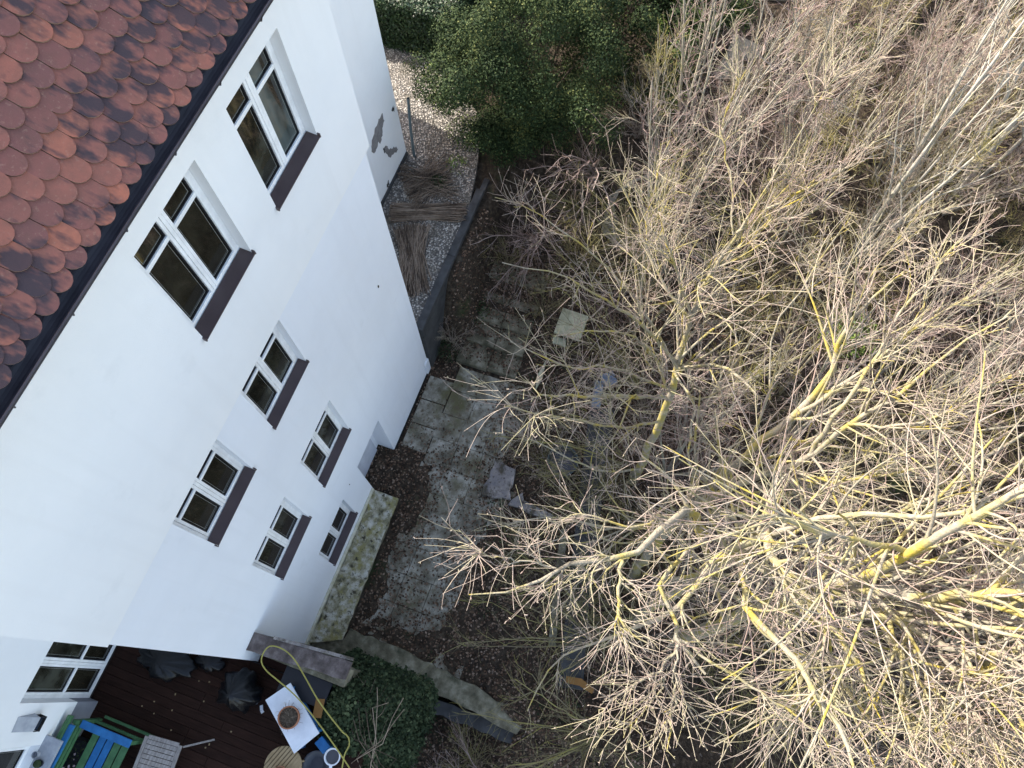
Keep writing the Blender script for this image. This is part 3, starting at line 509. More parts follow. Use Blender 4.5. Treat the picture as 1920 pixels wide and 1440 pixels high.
def make_window(parent, x0, x1, z0, z1, y, kind='transom', sill=True):
    """white plastic two-leaf window set y deep; children pane, gasket, spacer, sill"""
    f = MB(); yo = y; yi = y+0.055; ow = 0.055; mw = 0.05
    xm = (x0+x1)/2; f_ = []
    f.box(x0+.002, x0+ow, yo, yi, z0+.002, z1-.004); f.box(x1-ow, x1-.002, yo, yi, z0+.002, z1-.004)
    f.box(x0+ow, x1-ow, yo, yi, z0+.002, z0+ow); f.box(x0+ow, x1-ow, yo, yi, z1-ow, z1-.004)
    f.box(xm-.022, xm+.022, yo-.016, yi, z0+ow, z1-ow)
    tr = {'transom': z1-0.46, 'mid': z0+.86}.get(kind)
    panes = []
    for a, c in ((x0+ow, xm-.022), (xm+.022, x1-ow)):
        s = 0.045; ys = yo-.012; ye = yi-.003; g = .004
        f.box(a+g, a+s, ys, ye, z0+ow+g, z1-ow-g); f.box(c-s, c-g, ys, ye, z0+ow+g, z1-ow-g)
        f.box(a+s, c-s, ys, ye, z0+ow+g, z0+ow+s); f.box(a+s, c-s, ys, ye, z1-ow-s, z1-ow-g)
        if tr:
            f.box(a+s, c-s, ys+.003, ye, tr-.028, tr+.028)
            panes += [(a+s, c-s, z0+ow+s, tr-.028), (a+s, c-s, tr+.028, z1-ow-s)]
        else: panes += [(a+s, c-s, z0+ow+s, z1-ow-s)]
    fr = f.build('window', M['pvc'], parent, bevel=0.004)
    for a, c, p, q in panes:
        k = MB(); k.box(a-.004, c+.004, y+.030, y+.040, p-.004, q+.004); k.build('pane', M['glass_curtain' if (x0 > 3.9 and x0 < 4.1 and a > xm) else 'glass_room' if random.random() < .4 else 'glass'], fr)
    k = MB(); kk = MB(); t = .016
    for a, c, p, q in panes:
        for (xa, xb, za, zb) in ((a, a+t, p, q), (c-t, c, p, q), (a+t, c-t, p, p+t), (a+t, c-t, q-t, q)):
            k.box(xa, xb, y+.012, y+.029, za, zb)
        u = .034; v = .0035
        for (xa, xb, za, zb) in ((a+u, a+u+v, p+u, q-u), (c-u-v, c-u, p+u, q-u), (a+u, c-u, p+u, p+u+v), (a+u, c-u, q-u-v, q-u)):
            kk.box(xa, xb, y+.0285, y+.0295, za, zb)
    k.build('gasket', M['gasket'], fr); kk.build('spacer', M['spacer'], fr)
    return fr
def metal_sill(parent, x0, x1, z, yw, yf):
    """sloping folded sill from the frame (y=yf) out past the wall face (y=yw) with turned-up end caps"""
    s = MB(); yo = yw-.032; t = .004
    s.add([(x0+.004, yf, z+.03), (x1-.004, yf, z+.03), (x1-.004, yo, z+.004), (x0+.004, yo, z+.004),
           (x0+.004, yf, z+.026), (x1-.004, yf, z+.026), (x1-.004, yo, z), (x0+.004, yo, z)],
          [(0, 3, 2, 1), (4, 5, 6, 7), (0, 1, 5, 4), (1, 2, 6, 5), (2, 3, 7, 6), (3, 0, 4, 7)])
    s.box(x0-.015, x1+.015, yo-.008, yo-.001, z-.014, z+.006)
    for e in (x0-.017, x1+.002):
        s.add([(e, yf, z+.055), (e+.015, yf, z+.055), (e+.015, yo-.006, z+.03), (e, yo-.006, z+.03), (e, yf, z-.01), (e+.015, yf, z-.01), (e+.015, yo-.006, z-.03), (e, yo-.006, z-.03)],
              [(0, 3, 2, 1), (4, 5, 6, 7), (0, 1, 5, 4), (1, 2, 6, 5), (2, 3, 7, 6), (3, 0, 4, 7)])
    s.build('sill', M['sill'], parent)
for h in row1:
    f = make_window(house, *h, UP+0.15); metal_sill(f, h[0], h[1], h[2], UP, UP+.135)
for h in row2+row3:
    f = make_window(house, *h[:3], h[3]-.003, 0.135); metal_sill(f, h[0], h[1], h[2], 0, .12)
for h in row4:
    f = make_window(house, *h, 0.135, kind='plain'); metal_sill(f, h[0], h[1], h[2], 0, .12)

# roof: real beaver-tail tiles on a 37 degree slope, both sides of the ridge
PITCH = math.radians(37); EY, EZ = -0.27, 11.70
def roof_tiles(x0, x1, rows, tw, ex):
    ln = 0.40; th = 0.018; n_arc = 9
    ln = 0.42; out = [(-tw/2+.002, ln)]+[(-(tw/2-.002)*math.cos(a), tw*.47-(tw*.47)*math.sin(a)) for a in np.linspace(0, PI, n_arc)]+[(tw/2-.002, ln)]
    k = len(out); V = []; F = []; Fq = []
    cs, sn = math.cos(PITCH), math.sin(PITCH)
    for r in range(rows):
        s0 = 0 if r == 0 else .10+(r-1)*ex; off = (tw/2 if r % 2 else 0)
        for c in range(int((x1-x0)/tw)+2):
            cx = x0+off+c*tw+random.gauss(0, .0035); ds = random.gauss(0, .005); rot = random.gauss(0, .012); lift = random.uniform(0, .006); tl = random.gauss(0, .012)
            if cx-tw/2 < x0-tw*.6 or cx+tw/2 > x1+tw*.6: continue
            base = len(V)
            for nn in (1, 0):
                for (u, s) in out:
                    uu = u*math.cos(rot)-s*math.sin(rot)*.4; ss = s+u*math.sin(rot)
                    nrm = 0.042*(1-ss/ln)+lift+(th if nn else 0)+uu*tl
                    if nn and not (out.index((u, s)) in (0, k-1)): pass
                    S_ = s0+ds+ss
                    V.append((min(max(cx+uu, x0), x1), EY-.09+S_*cs-nrm*sn, EZ-.06+S_*sn+nrm*cs))
            F.append(tuple(base+i for i in range(k))); F.append(tuple(base+k+i for i in range(k))[::-1])
            for i in range(k-1): F.append((base+i, base+k+i, base+k+i+1, base+i+1))
    return V, F
V, F = roof_tiles(-1.35, 6.35, 33, 0.205, 0.182)
b = MB(); b.v = V; b.f = F
roof = b.build('roof', M['tile'], house); roof.data.materials.append(M['tile_rim'])
roof.data.polygons.foreach_set('material_index', [1 if len(f) == 4 else 0 for f in F])
b = MB(); r_ = 6.0*math.cos(PITCH)
b.prism3([(-1.35, EY-.03, EZ-.035), (-1.35, 4.5, 15.27), (-1.35, 9.3, EZ-.035), (-1.35, 9.3, EZ-.12), (-1.35, 4.5, 15.17), (-1.35, EY-.03, EZ-.12)], (7.7, 0, 0))
b.build('roof_deck', M['gutter'], house)
# half round gutter with front bead, brackets
b = MB(); prof = [(EY-.12+.105*math.cos(a), EZ-.035+.10*math.sin(a)) for a in np.linspace(PI, 2*PI, 12)]
prof2 = [(EY-.12+.099*math.cos(a), EZ-.035+.094*math.sin(a)) for a in np.linspace(2*PI, PI, 12)]
b.prism3([(-1.4, y, z) for y, z in prof+prof2], (7.8, 0, 0))
b.tube([(-1.4, EY-.227, EZ-.033), (6.4, EY-.227, EZ-.033)], .011, 8)
gut = b.build('gutter', M['gutter'], house, smooth=False)
b = MB()
for x in np.arange(-1.0, 6.3, 0.78): b.tube([(x, EY+.02, EZ-.04), (x, EY-.03, EZ-.115), (x, EY-.12, EZ-.142), (x, EY-.20, EZ-.11), (x, EY-.232, EZ-.04)], .007, 5)
b.build('gutter_bracket', M['gutter'], house)
b = MB(); b.box(-1.3, 6.3, EY+.03, UP-.002, EZ-.16, EZ-.12); b.build('soffit', M['render'], house)

# right wing, set back behind the corner
wx = 10.30; wy = 2.04
b = MB()
wall_face(b, wy, 6.09, wx, 1.9, 8.2, [])
b.add([(wx, wy, 1.9), (wx, 9, 1.9), (wx, 9, 8.2), (wx, wy, 8.2)], [(0, 1, 2, 3)])
b.add([(6.09, wy, 8.2), (wx, wy, 8.2), (wx, 5.5, 10.4), (6.09, 5.5, 10.4)], [(0, 1, 2, 3)])
b.add([(6.09, 9, 8.2), (wx, 9, 8.2), (wx, 5.5, 10.4), (6.09, 5.5, 10.4)], [(3, 2, 1, 0)])
b.add([(wx, wy, 8.2), (wx, 9, 8.2), (wx, 5.5, 10.4)], [(0, 1, 2)])
wing = b.build('side_wing_wall', M['render'], house)
b = MB(); b.box(6.1, 12.5, 7.9, 13, 1.9, 8.2); b.build('rear_shadow_block', M['render'], house)  # added block, unseen from the camera; its corner casts the gravel's shadow edge
for nm in ('patch1', 'patch2', 'patch3', 'patch4', 'patch5'):
    pts = np.array(PTS[nm]); c = pts.mean(0); out = []
    for i in range(len(pts)):           # roughen the outline
        a, d = pts[i], pts[(i+1) % len(pts)]
        for t in (0, .33, .66):
            q = a+(d-a)*t; out.append((q[0]+random.gauss(0, .018), wy-.001, q[2]+random.gauss(0, .03)))
    b = MB(); b.prism3(out, (0, -.006, 0)); b.build('plaster_patch' if nm in ('patch1', 'patch2') else 'vent_hole', M['plaster_patch' if nm in ('patch1', 'patch2') else 'retwall'], wing)
b = MB(); b.box(6.2, wx+.0, wy-.03, wy-.003, 1.95, 2.12); b.build('wing_plinth', M['retwall'], house)

# left wing beside the deck
ly = 2.27
door = (-2.56, -1.45, 2.83, 4.95); win = (-4.45, -3.20, 3.86, 5.15)
b = MB(); wall_face(b, ly, -9, -1.10, 3.44, 9.0, [(door[0], door[1], 3.44, door[3]), win])
reveal_faces(b, door[0], door[1], 3.44, door[3], ly, 2.50, floor=False); reveal_faces(b, *win, ly, 2.50)
b.build('deck_wing_wall', M['render'], house)
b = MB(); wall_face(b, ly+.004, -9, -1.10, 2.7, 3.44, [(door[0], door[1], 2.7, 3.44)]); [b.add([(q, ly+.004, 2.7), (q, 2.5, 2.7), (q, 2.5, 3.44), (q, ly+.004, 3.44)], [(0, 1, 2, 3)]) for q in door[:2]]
b.build('deck_wing_lower_wall', M['lower_wall_grey'], house)  # lower band of the same wall, darker and greyer than above
b = MB(); b.box(-9, -1.1, 2.6, 9, 2.7, 9.0); b.build('deck_wing_back', M['render'], house)
f = make_window(house, door[0], door[1], door[2], door[3]-.002, 2.43, kind='mid'); f.name = 'glazed_door'
f = make_window(house, *win, 2.40, kind='plain')
b = MB(); b.box(-4.6, -3.05, 1.99, 2.46, 3.79, 3.845); b.build('sill', M['stone_sill'], f, bevel=0.006)

# wedge-shaped wall lamp
lamp = thing('wall_lamp', (-2.84, ly, 4.5), 'grey wedge shaped wall lamp with dark glass on the white wall beside the deck', 'lamp')
b = MB(); b.add([(-2.97, ly-.003, 4.78), (-2.75, ly-.003, 4.82), (-2.95, ly-.003, 4.46), (-2.71, ly-.003, 4.46), (-2.93, ly-.12, 4.46), (-2.73, ly-.12, 4.46)],
          [(0, 2, 4), (0, 4, 5, 1), (1, 5, 3), (2, 3, 5, 4)]); b.build('shade', M['stone_sill'], lamp)
b = MB(); b.box(-2.92, -2.74, ly-.105, ly-.004, 4.33, 4.459); b.build('glass', M['glass'], lamp)
b = MB()
for x in (-2.93, -2.73):
    for y in (ly-.115, ly-.02): b.box(x-.007, x+.007, y-.007, y+.007, 4.32, 4.455)
b.box(-2.94, -2.72, ly-.125, ly-.004, 4.308, 4.32); b.build('frame', M['gasket'], lamp)

# ------------------------------------------------------------------ ledge and old garden walls
def rough_slab(b, poly, z0, z1, n=1, j=.012):
    """slab with slightly ragged outline"""
    out = []
    for i in range(len(poly)):
        a = np.array(poly[i]); d = np.array(poly[(i+1) % len(poly)]); k = max(1, int(np.linalg.norm(d-a)/.16))
        for t in range(k): out.append(tuple(a+(d-a)*t/k+(np.array([random.gauss(0, j), random.gauss(0, j)]) if t else 0)))
    b.prism(out, z0, z1)
ledge = thing('stone_ledge', (1.1, -.35, 0), 'moss stained concrete ledge along the foot of the white house wall', 'ledge')
b = MB(); rough_slab(b, [(-.60, -.05), (-.32, -.66), (2.77, -.62), (2.77, -.05)], 0.34, 0.42); b.build('top_slab', M['ledge'], ledge, bevel=0.008)
b = MB(); rough_slab(b, [(-.36, -.06), (-.26, -.60), (2.70, -.565), (2.70, -.06)], -0.05, 0.338); b.build('base', M['concrete_grey'], ledge)
b = MB(); rough_slab(b, [(-.66, -.06), (-.60, -2.37), (-.66, -3.3), (-.80, -4.6), (-.52, -4.7), (-.22, -3.5), (-.08, -1.9), (-.06, -.70), (-.28, -.66), (-.40, -.06)], -0.5, 0.27, j=.02)
tag(b.build('garden_wall', M['concrete_grey'], bevel=0.01), 'cracked grey concrete wall top running out from the mossy ledge', 'wall')
b = MB(); rough_slab(b, [(-.74, -2.2), (-.98, -2.3), (-1.02, -4.9), (-.78, -4.8), (-.735, -3.9)], -0.6, 0.08, j=.015)
tag(b.build('concrete_beam', M['retwall'], bevel=0.01), 'smooth dark concrete beam alongside the lower end of the cracked garden wall', 'beam')
b = MB(); rough_slab(b, [(4.38, -2.27), (3.50, -2.26), (3.60, -2.93), (4.30, -2.80)], -0.1, 0.15, j=.03); rough_slab(b, [(3.49, -2.90), (3.45, -3.90), (3.60, -3.92), (3.70, -3.2), (3.86, -3.12), (3.62, -2.94)], -0.1, 0.145, j=.02)
tag(b.build('concrete_block', M['concrete_pale'], bevel=0.015), 'pale L shaped concrete block standing in leaves beyond the paving', 'block')
sl = thing('slab_table', (7.87, -2.93, 0.3), 'yellowish square slab raised on a stub beside the garden steps', 'slab')
b = MB(); b.obox((7.87, -2.93, .74), (.345, .0, -.01), (.01, .32, 0), (0, 0, .035)); b.build('slab', M['slab_yellow'], sl, bevel=0.008)
b = MB(); b.box(7.68, 8.08, -3.12, -2.75, .1, .704); b.build('stub', M['retwall'], sl)
b = MB(); b.obox((7.47, -2.78, .52), (.09, .02, 0), (0, .16, .02), (0, 0, .03)); tag(b.build('broken_slab', M['slab_yellow']), 'small broken yellowish slab just below the raised square slab', 'slab')
b = MB(); b.prism3([(7.05, -2.60, .18), (6.6, -2.52, .12), (6.25, -2.60, .10), (6.6, -2.66, .12)], (0, 0, .05)); tag(b.build('stone_shard', M['slab_yellow']), 'long pointed pale stone shard lying in dead leaves', 'stone')
# weathered strips half hidden by the thicket
b = MB()
for (xa, ya, xb, yb) in ((3.4, -4.25, 2.3, -4.45), (2.28, -4.46, 1.0, -4.75)):
    b.bar((xa, ya, ground_h(xa, ya)+.04), (xb, yb, ground_h(xb, yb)+.04), .16, .12)
tag(b.build('edging_stone', M['concrete_grey'], bevel=0.02), 'pale grey edging stones along the dead leaves under the left branch tips', 'edging')
b = MB(); b.prism([(6.4, -3.9), (6.4, -4.5), (2.9, -5.05), (.4, -5.6), (.3, -5.1), (2.8, -4.6)], -.1, .09)
tag(b.build('slate_path', M['retwall']), kind='structure')
def barrel(x, y, z, r, h, m, label):
    t = thing('plastic_tub', (x, y, z), label, 'tub')
    b = MB(); b.lathe((x, y, z), [(r*.85, 0), (r, h), (r*1.06, h+.01), (r*1.06, h+.04), (r*.93, h+.04), (r*.78, .05)], 24); b.build('body', m, t, smooth=False)
    b = MB(); b.lathe((x, y, z), [(r*.9, h*.8), (r*.9, h*.81)], 24); b.build('water', M['darkgrey'], t)
barrel(4.75, -3.75, 0.0, .33, .45, M['greygreen'], 'grey green plastic tub standing behind the pale concrete block')
b = MB(); b.obox((6.56, -4.01, .33), (.30, .05, .04), (-.02, .10, 0), (0, 0, .05)); b.obox((7.0, -4.15, .36), (.12, .1, 0), (-.1, .12, 0), (0, 0, .02))
tag(b.build('plastic_debris', M['paleblue']), 'pale blue plastic debris lying under the branches near the raised slab', 'debris')
b = MB(); b.prism3([(.55, -5.2, .25), (.60, -5.5, .27), (.50, -5.8, .25), (.40, -5.78, .25), (.46, -5.5, .27), (.42, -5.22, .25)], (0, 0, .03))
tag(b.build('orange_board', M['orange']), 'curved faded orange board lying in the dark undergrowth', 'board')
b = MB(); random.seed(3)
for c, s in (((3.27, -8.87, 1.0), .13),):
    V = []; 
    for i in range(14): V.append((c[0]+random.uniform(-s, s), c[1]+random.uniform(-s, s), c[2]+random.uniform(-.05, .08)))
    b.add(V, [(i, (i+1) % 14, (i+5) % 14) for i in range(14)])
tag(b.build('plastic_scrap', M['white']), 'crumpled white plastic scrap caught among the yellow lichened branches', 'scrap')

# ------------------------------------------------------------------ timber deck, parapet and what stands on it
dk = MB(); random.seed(5); x = -1.12
while x > -5.6:
    y0 = -1.62+random.gauss(0, .01); cut = random.choice([None, .6, 1.3, -.2, 0.1]); z = 2.80+random.gauss(0, .0015)
    for (a, c) in ([(y0, 2.42)] if cut is None else [(y0, cut-.003), (cut+.003, 2.42)]):
        dk.box(x-.138, x, a, c, z-.028, z)
    x -= .143
tag(dk.build('deck', M['timber']), kind='structure')
b = MB(); b.box(-5.7, -1.11, -1.6, 2.60, -0.5, 2.765); tag(b.build('deck_base', M['retwall']), kind='structure')
b = MB(); b.box(-1.10, -0.93, -1.58, -0.003, 0, 2.78); tag(b.build('deck_edge', M['timber']), kind='structure')
pp = thing('parapet_wall', (-.77, -.8, 0), 'dark stained low wall with crumbling coping at the end of the deck', 'wall')
b = MB(); b.box(-.92, -.64, -1.72, -0.003, -.4, 3.52); b.build('wall', M['concrete_grey'], pp)
b = MB(); rough_slab(b, [(-.93, -.003), (-.90, -.5), (-.84, -1.1), (-.80, -1.72), (-.52, -1.72), (-.58, -.9), (-.63, -.003)], 3.522, 3.60, j=.01); b.build('coping', M['coping'], pp, bevel=0.008)
b = MB(); b.bar((-.60, -.35, 3.585), (-.475, -1.72, 3.585), .05, .06); b.build('edge_strip', M['concrete_pale'], pp)

def plastic_bag(c, rx, ry, h, label, seed, neck=True):
    r = random.Random(seed); n = 40; k = 18; V = []; F = []
    ph = [r.uniform(0, 6.3) for _ in range(8)]
    for j in range(k):
        t = j/(k-1)
        base = (0.75+.35*math.sin(min(t*2.4, 1.6)))*(1-t**3*.93 if neck else 1-t**4*.8)
        for i in range(n):
            a = 2*PI*i/n
            fold = 1+.08*math.sin(5*a+ph[0]+t*2)+.07*math.sin(9*a+ph[1]-t*4)+.06*math.sin(14*a+ph[2]+5*t)*(.5+t)+.05*math.sin(3*a+ph[3])+r.gauss(0, .004)
            V.append((c[0]+rx*base*fold*math.cos(a)+.06*math.sin(3*t+ph[4]), c[1]+ry*base*fold*math.sin(a)+.06*math.sin(3*t+ph[5]), c[2]+h*t+.02*math.sin(6*a+ph[6])*(1-t)))
    for j in range(k-1):
        for i in range(n):
            F.append((j*n+i, j*n+(i+1) % n, (j+1)*n+(i+1) % n, (j+1)*n+i))
    F.append(tuple(range((k-1)*n, k*n)))
    b = MB(); b.add(V, F); return tag(b.build('rubbish_bag', M['bag'], smooth=True), label, 'rubbish bag')
plastic_bag((-1.62, 0.0, 2.80), .33, .37, .74, 'tall black rubbish bag gathered at the neck, standing at the house corner', 4)
plastic_bag((-1.62, 1.50, 2.80), .30, .50, .34, 'wide slumped black rubbish bag lying against the house by the glazed door', 9, neck=False)
plastic_bag((-1.38, 0.78, 2.80), .18, .26, .22, 'small flattened black rubbish bag between the two larger bags', 12, neck=False)
cr = thing('plastic_crate', (-1.18, -1.02, 2.8), 'black open plastic crate behind the white topped table', 'crate')
b = MB(); b.box(-1.34, -.96, -1.46, -.66, 2.8, 2.83); 
for q in ((-1.34, -1.32, -1.46, -.66), (-.98, -.96, -1.46, -.66), (-1.32, -.98, -1.46, -1.44), (-1.32, -.98, -.68, -.66)): b.box(*q, 2.83, 3.22)
b.build('body', M['blackplastic'], cr)
b = MB(); b.box(-1.36, -.94, -1.48, -.64, 3.222, 3.245); b.box(-1.28, -1.02, -1.38, -.74, 3.10, 3.215); b.build('lid', M['blackplastic'], cr, bevel=.01)
b = MB(); b.obox((-1.36, -1.42, 3.26), (.14, .03, 0), (-.02, .07, 0), (0, 0, .012)); tag(b.build('tan_lid', M['orange']), 'small tan orange lid beside the white topped table', 'lid')

# white slab table
tb = thing('side_table', (-1.6, -1.1, 2.8), 'small table with a stained white stone top carrying a flower pot', 'table')
cn = [(-1.15, -.86), (-1.67, -1.62), (-2.07, -1.37), (-1.52, -.59)]
b = MB(); b.prism(cn, 3.40, 3.43); b.build('tabletop', M['marble'], tb, bevel=0.004)
c0 = np.mean(cn, axis=0)
for q in cn:
    p = c0+(np.array(q)-c0)*.86; b = MB(); b.box(p[0]-.02, p[0]+.02, p[1]-.02, p[1]+.02, 2.802, 3.398); b.build('leg', M['blue'], tb)
b = MB(); b.prism([tuple(c0+(np.array(q)-c0)*.84) for q in cn], 3.0, 3.03); b.build('shelf', M['blue'], tb)
b = MB(); b.obox((-1.86, -1.66, 2.93), (.07, -.035, 0), (.05, .10, 0), (0, 0, .125)); tag(b.build('blue_box', M['blue'], bevel=.008), 'small bright blue box under the end of the white topped table', 'box')
def flower_pot(x, y, z, r, h, label, plant):
    t = thing('flower_pot', (x, y, z), label, 'flower pot')
    b = MB(); b.lathe((x, y, z), [(r*.72, 0), (r*.93, h*.78), (r*1.04, h*.78), (r*1.04, h), (r*.92, h), (r*.9, h*.84)], 28, cap1=False); b.build('pot', M['terracotta'], t, smooth=False)
    b = MB(); b.lathe((x, y, z), [(r*.90, h*.86), (r*.45, h*.93), (r*.01, h*.95)], 20, cap0=False); b.build('soil', M['potsoil'], t)
    n = 70; a = rng.uniform(0, 2*PI, n); rr = r*.8*np.sqrt(rng.uniform(0, 1, n)); p0 = np.stack([x+rr*np.cos(a), y+rr*np.sin(a), np.full(n, z+h*.92)], 1)
    d = unit(np.stack([np.cos(a)*.9, np.sin(a)*.9, rng.uniform(.1, .9, n)], 1)+rng.normal(size=(n, 3))*.4); K = 5; ln = rng.uniform(.05, .16, n)*r/.17
    P = p0[:, None]+d[:, None]*ln[:, None, None]*np.linspace(0, 1, K)[None, :, None]; P[..., 2] -= (np.linspace(0, 1, K)[None]**2)*ln[:, None]*.7
    me = tubes_mesh('dead_stems', [(P, np.full((n, K), .0022), 3)]); link('dead_stems', me, M[plant], t)
flower_pot(-1.60, -1.12, 3.431, .165, .24, 'terracotta pot of dried plants in the middle of the white topped table', 'reed')
# round slatted table with pot
rt = thing('round_stool', (-2.32, -1.25, 2.8), 'round tan wooden slatted stool at the foot of the frame', 'stool')
R_ = .30
for k in range(11):
    xa = -R_+k*(2*R_/11); xb = xa+2*R_/11-(.012 if 3 < k < 10 else .003); b = MB(); poly = []
    for xx in np.linspace(xa, xb, 4): poly.append((xx, math.sqrt(max(R_*R_-xx*xx, 0))))
    poly = poly+[(p, -q) for p, q in poly[::-1]]
    b.prism([(-2.32+p*.35+q*.93, -1.25+p*.93-q*.35) for p, q in poly], 3.27, 3.30); b.build('slat', M['tanwood'], rt)
for a in (0.6, 2.2, 3.7, 5.3):
    b = MB(); b.tube([(-2.32+.26*math.cos(a), -1.25+.26*math.sin(a), 2.8), (-2.32+.2*math.cos(a), -1.25+.2*math.sin(a), 3.27)], .018, 8); b.build('leg', M['tanwood'], rt)
flower_pot(-2.42, -1.29, 3.301, .125, .15, 'shallow terracotta pot with small grey leaved plants on the round stool', 'leaf_ivy')
# enamel saucepan and dark bowl
pn = thing('saucepan', (-1.97, -1.89, 2.8), 'white rimmed saucepan with dark contents at the edge of the ivy', 'saucepan')
px_, py_, pz_ = -1.955, -1.90, 3.06
b = MB(); b.lathe((px_, py_, pz_), [(.085, 0), (.118, .06), (.132, .062), (.132, .075), (.112, .075), (.10, .02)], 28, cap1=False); b.build('pan', M['white'], pn)
b = MB(); b.lathe((px_, py_, pz_), [(.108, .045), (.05, .05), (.01, .05)], 24, cap0=False); b.build('contents', M['darkgrey'], pn)
b = MB(); b.bar((px_-.12, py_-.03, pz_+.065), (px_-.30, py_-.08, pz_+.07), .05, .02); b.build('handle', M['white'], pn, bevel=.005)
bw = thing('glazed_bowl', (-2.2, -1.72, 2.8), 'wide dark grey bowl beside the saucepan at the edge of the frame', 'bowl')
b = MB(); b.lathe((-2.18, -1.66, 2.82), [(.12, 0), (.20, .13), (.215, .13), (.19, .125), (.1, .03), (.01, .03)], 28); b.build('bowl', M['darkgrey'], bw)
b = MB(); b.prism([(-2.6, -2.3), (-1.75, -2.3), (-1.75, -1.6), (-2.6, -1.6)], 2.4, 2.80); tag(b.build('deck_corner', M['timber']), kind='structure')
# yellow hose
hp = resample(PTS['hose'], 90); b = MB(); b.tube(hp[:, :3], .011, 8)
tag(b.build('garden_hose', M['hose'], smooth=True), 'yellow garden hose looping over the parapet and the white topped table', 'hose')

# slatted bench in blue and green
bn = thing('garden_bench', (-3.5, 1.7, 2.8), 'garden bench with blue and green painted slats beside the white wall', 'bench')
ys = np.linspace(1.86, 1.20, 6)
bx0, bx1 = -4.35, -2.86
for i, c in enumerate(['green', 'blue', 'blue', 'green', 'green']):
    b = MB(); yy = 1.83-i*.135; b.box(bx0, bx1, yy-.058, yy+.058, 3.215, 3.24); b.build('slat', M[c], bn, bevel=.004)
b = MB(); b.box(bx0-.02, bx1+.14, 2.115, 2.185, 3.62, 3.70); b.build('back_rail', M['green'], bn, bevel=.005)
b = MB(); b.box(bx0-.02, bx1+.02, 2.03, 2.112, 3.60, 3.66); b.build('back_rail', M['blue'], bn, bevel=.005)
for i in range(3):
    b = MB(); b.box(bx0, bx1+.02, 2.06, 2.085, 3.30+i*.11, 3.38+i*.11); b.build('back_slat', M['green'], bn)
for x in (bx1+.06, bx0-.06):
    b = MB(); b.box(x-.065, x+.055, 1.12, 2.02, 3.475, 3.505); b.build('armrest', M['blue'], bn, bevel=.006)
    for y in (1.16, 2.08):
        b = MB(); b.box(x-.03, x+.03, y-.03, y+.03, 2.802, 3.473 if y < 2 else 3.60); b.build('leg', M['green'], bn)
    b = MB(); b.box(x-.02, x+.02, 1.19, 2.05, 2.95, 3.01); b.build('stretcher', M['green'], bn)
b = MB(); b.box(bx1+.13, bx1+.17, 1.0, 2.0, 2.86, 2.90); b.build('foot_rail', M['green'], bn)
# folding weathered table
ft = thing('folding_table', (-3.0, .72, 2.8), 'weathered grey slatted folding table next to the painted bench', 'table')
ax = np.array([1, .10, 0]); ax /= np.linalg.norm(ax); ay = np.array([-ax[1], ax[0], 0]); cc = np.array([-3.0, .70, 3.25])
for k in range(9):
    b = MB(); p = cc+ax*(-.30+k*.071); b.obox(p+ax*.035, ax*.031, ay*.26, (0, 0, .009)); b.build('slat', M['greywood'], ft)
for s in (-1, 1):
    b = MB(); b.obox(cc+ay*s*.292+(0, 0, .003), ax*.37, ay*.028, (0, 0, .012)); b.build('frame_rail', M['greywood'], ft)
    b = MB(); b.obox(cc+ax*(.018+s*.353)+(0, 0, .001), ax*.03, ay*.262, (0, 0, .012)); b.build('frame_rail', M['greywood'], ft)
    b = MB(); b.bar(cc+ay*s*.2+ax*.34+(0, 0, -.03), cc+ay*s*.2-ax*.3+(0, 0, -.448), .03, .025); b.build('leg', M['greywood'], ft)
b = MB(); b.bar((-2.62, .42, 3.2), (-2.42, .12, 2.82), .028, .022); b.build('leg', M['greywood'], ft)
# planter box with flowers
pl = thing('planter_box', (-3.6, 2.0, 2.8), 'dark planter box of small pale flowers below the stone sill', 'planter')
b = MB(); b.box(-4.3, -3.12, 1.93, 2.24, 2.802, 3.05); b.build('box', M['blackplastic'], pl)
n = 500; p = np.stack([rng.uniform(-4.3, -3.1, n), rng.uniform(1.88, 2.26, n), rng.uniform(3.04, 3.2, n)], 1)
link('foliage', leaf_mesh('foliage', p, unit(rng.normal(size=(n, 3))+[0, 0, 1]), rng.uniform(.02, .05, n)), M['leaf_ivy'], pl)
n = 46; p = np.stack([rng.uniform(-4.3, -3.1, n), rng.uniform(1.88, 2.26, n), rng.uniform(3.16, 3.24, n)], 1)
link('flowers', leaf_mesh('flowers', p, unit(rng.normal(size=(n, 3))*.3+[0, 0, 1]), rng.uniform(.025, .05, n), .9), flat('dull_pink_petals', (.42, .33, .33)), pl)
# things on the stone sill
b = MB(); b.lathe((-3.33, 2.24, 3.846), [(.045, 0), (.05, .09), (.044, .09), (.04, .02), (.002, .02)], 20); tag(b.build('glass_jar', M['stone_sill']), 'small empty jar on the stone sill near the window', 'jar')
cp = thing('cactus_pot', (-3.42, 2.13, 3.846), 'small green cactus in a dark pot on the stone sill', 'cactus')
b = MB(); b.lathe((-3.42, 2.13, 3.846), [(.045, 0), (.06, .06), (.05, .06), (.01, .055)], 18); b.build('pot', M['blackplastic'], cp)
b = MB(); b.lathe((-3.42, 2.13, 3.90), [(.03, 0), (.055, .025), (.058, .05), (.04, .085), (.005, .1)], 14); b.build('cactus', M['leaf_ivy'], cp)
n = 12; b = MB(); random.seed(8)
for i in range(n):
    x, y = random.uniform(-2.6, -1.6), random.uniform(-.3, 1.6)
    b.obox((x, y, 2.806), (random.uniform(.008, .016), .004, 0), (-.004, random.uniform(.006, .012), 0), (0, 0, .003))
tag(b.build('crumbs', M['tanwood']), kind='stuff', label='scattered crumbs and petals on the dark deck boards', cat='debris')
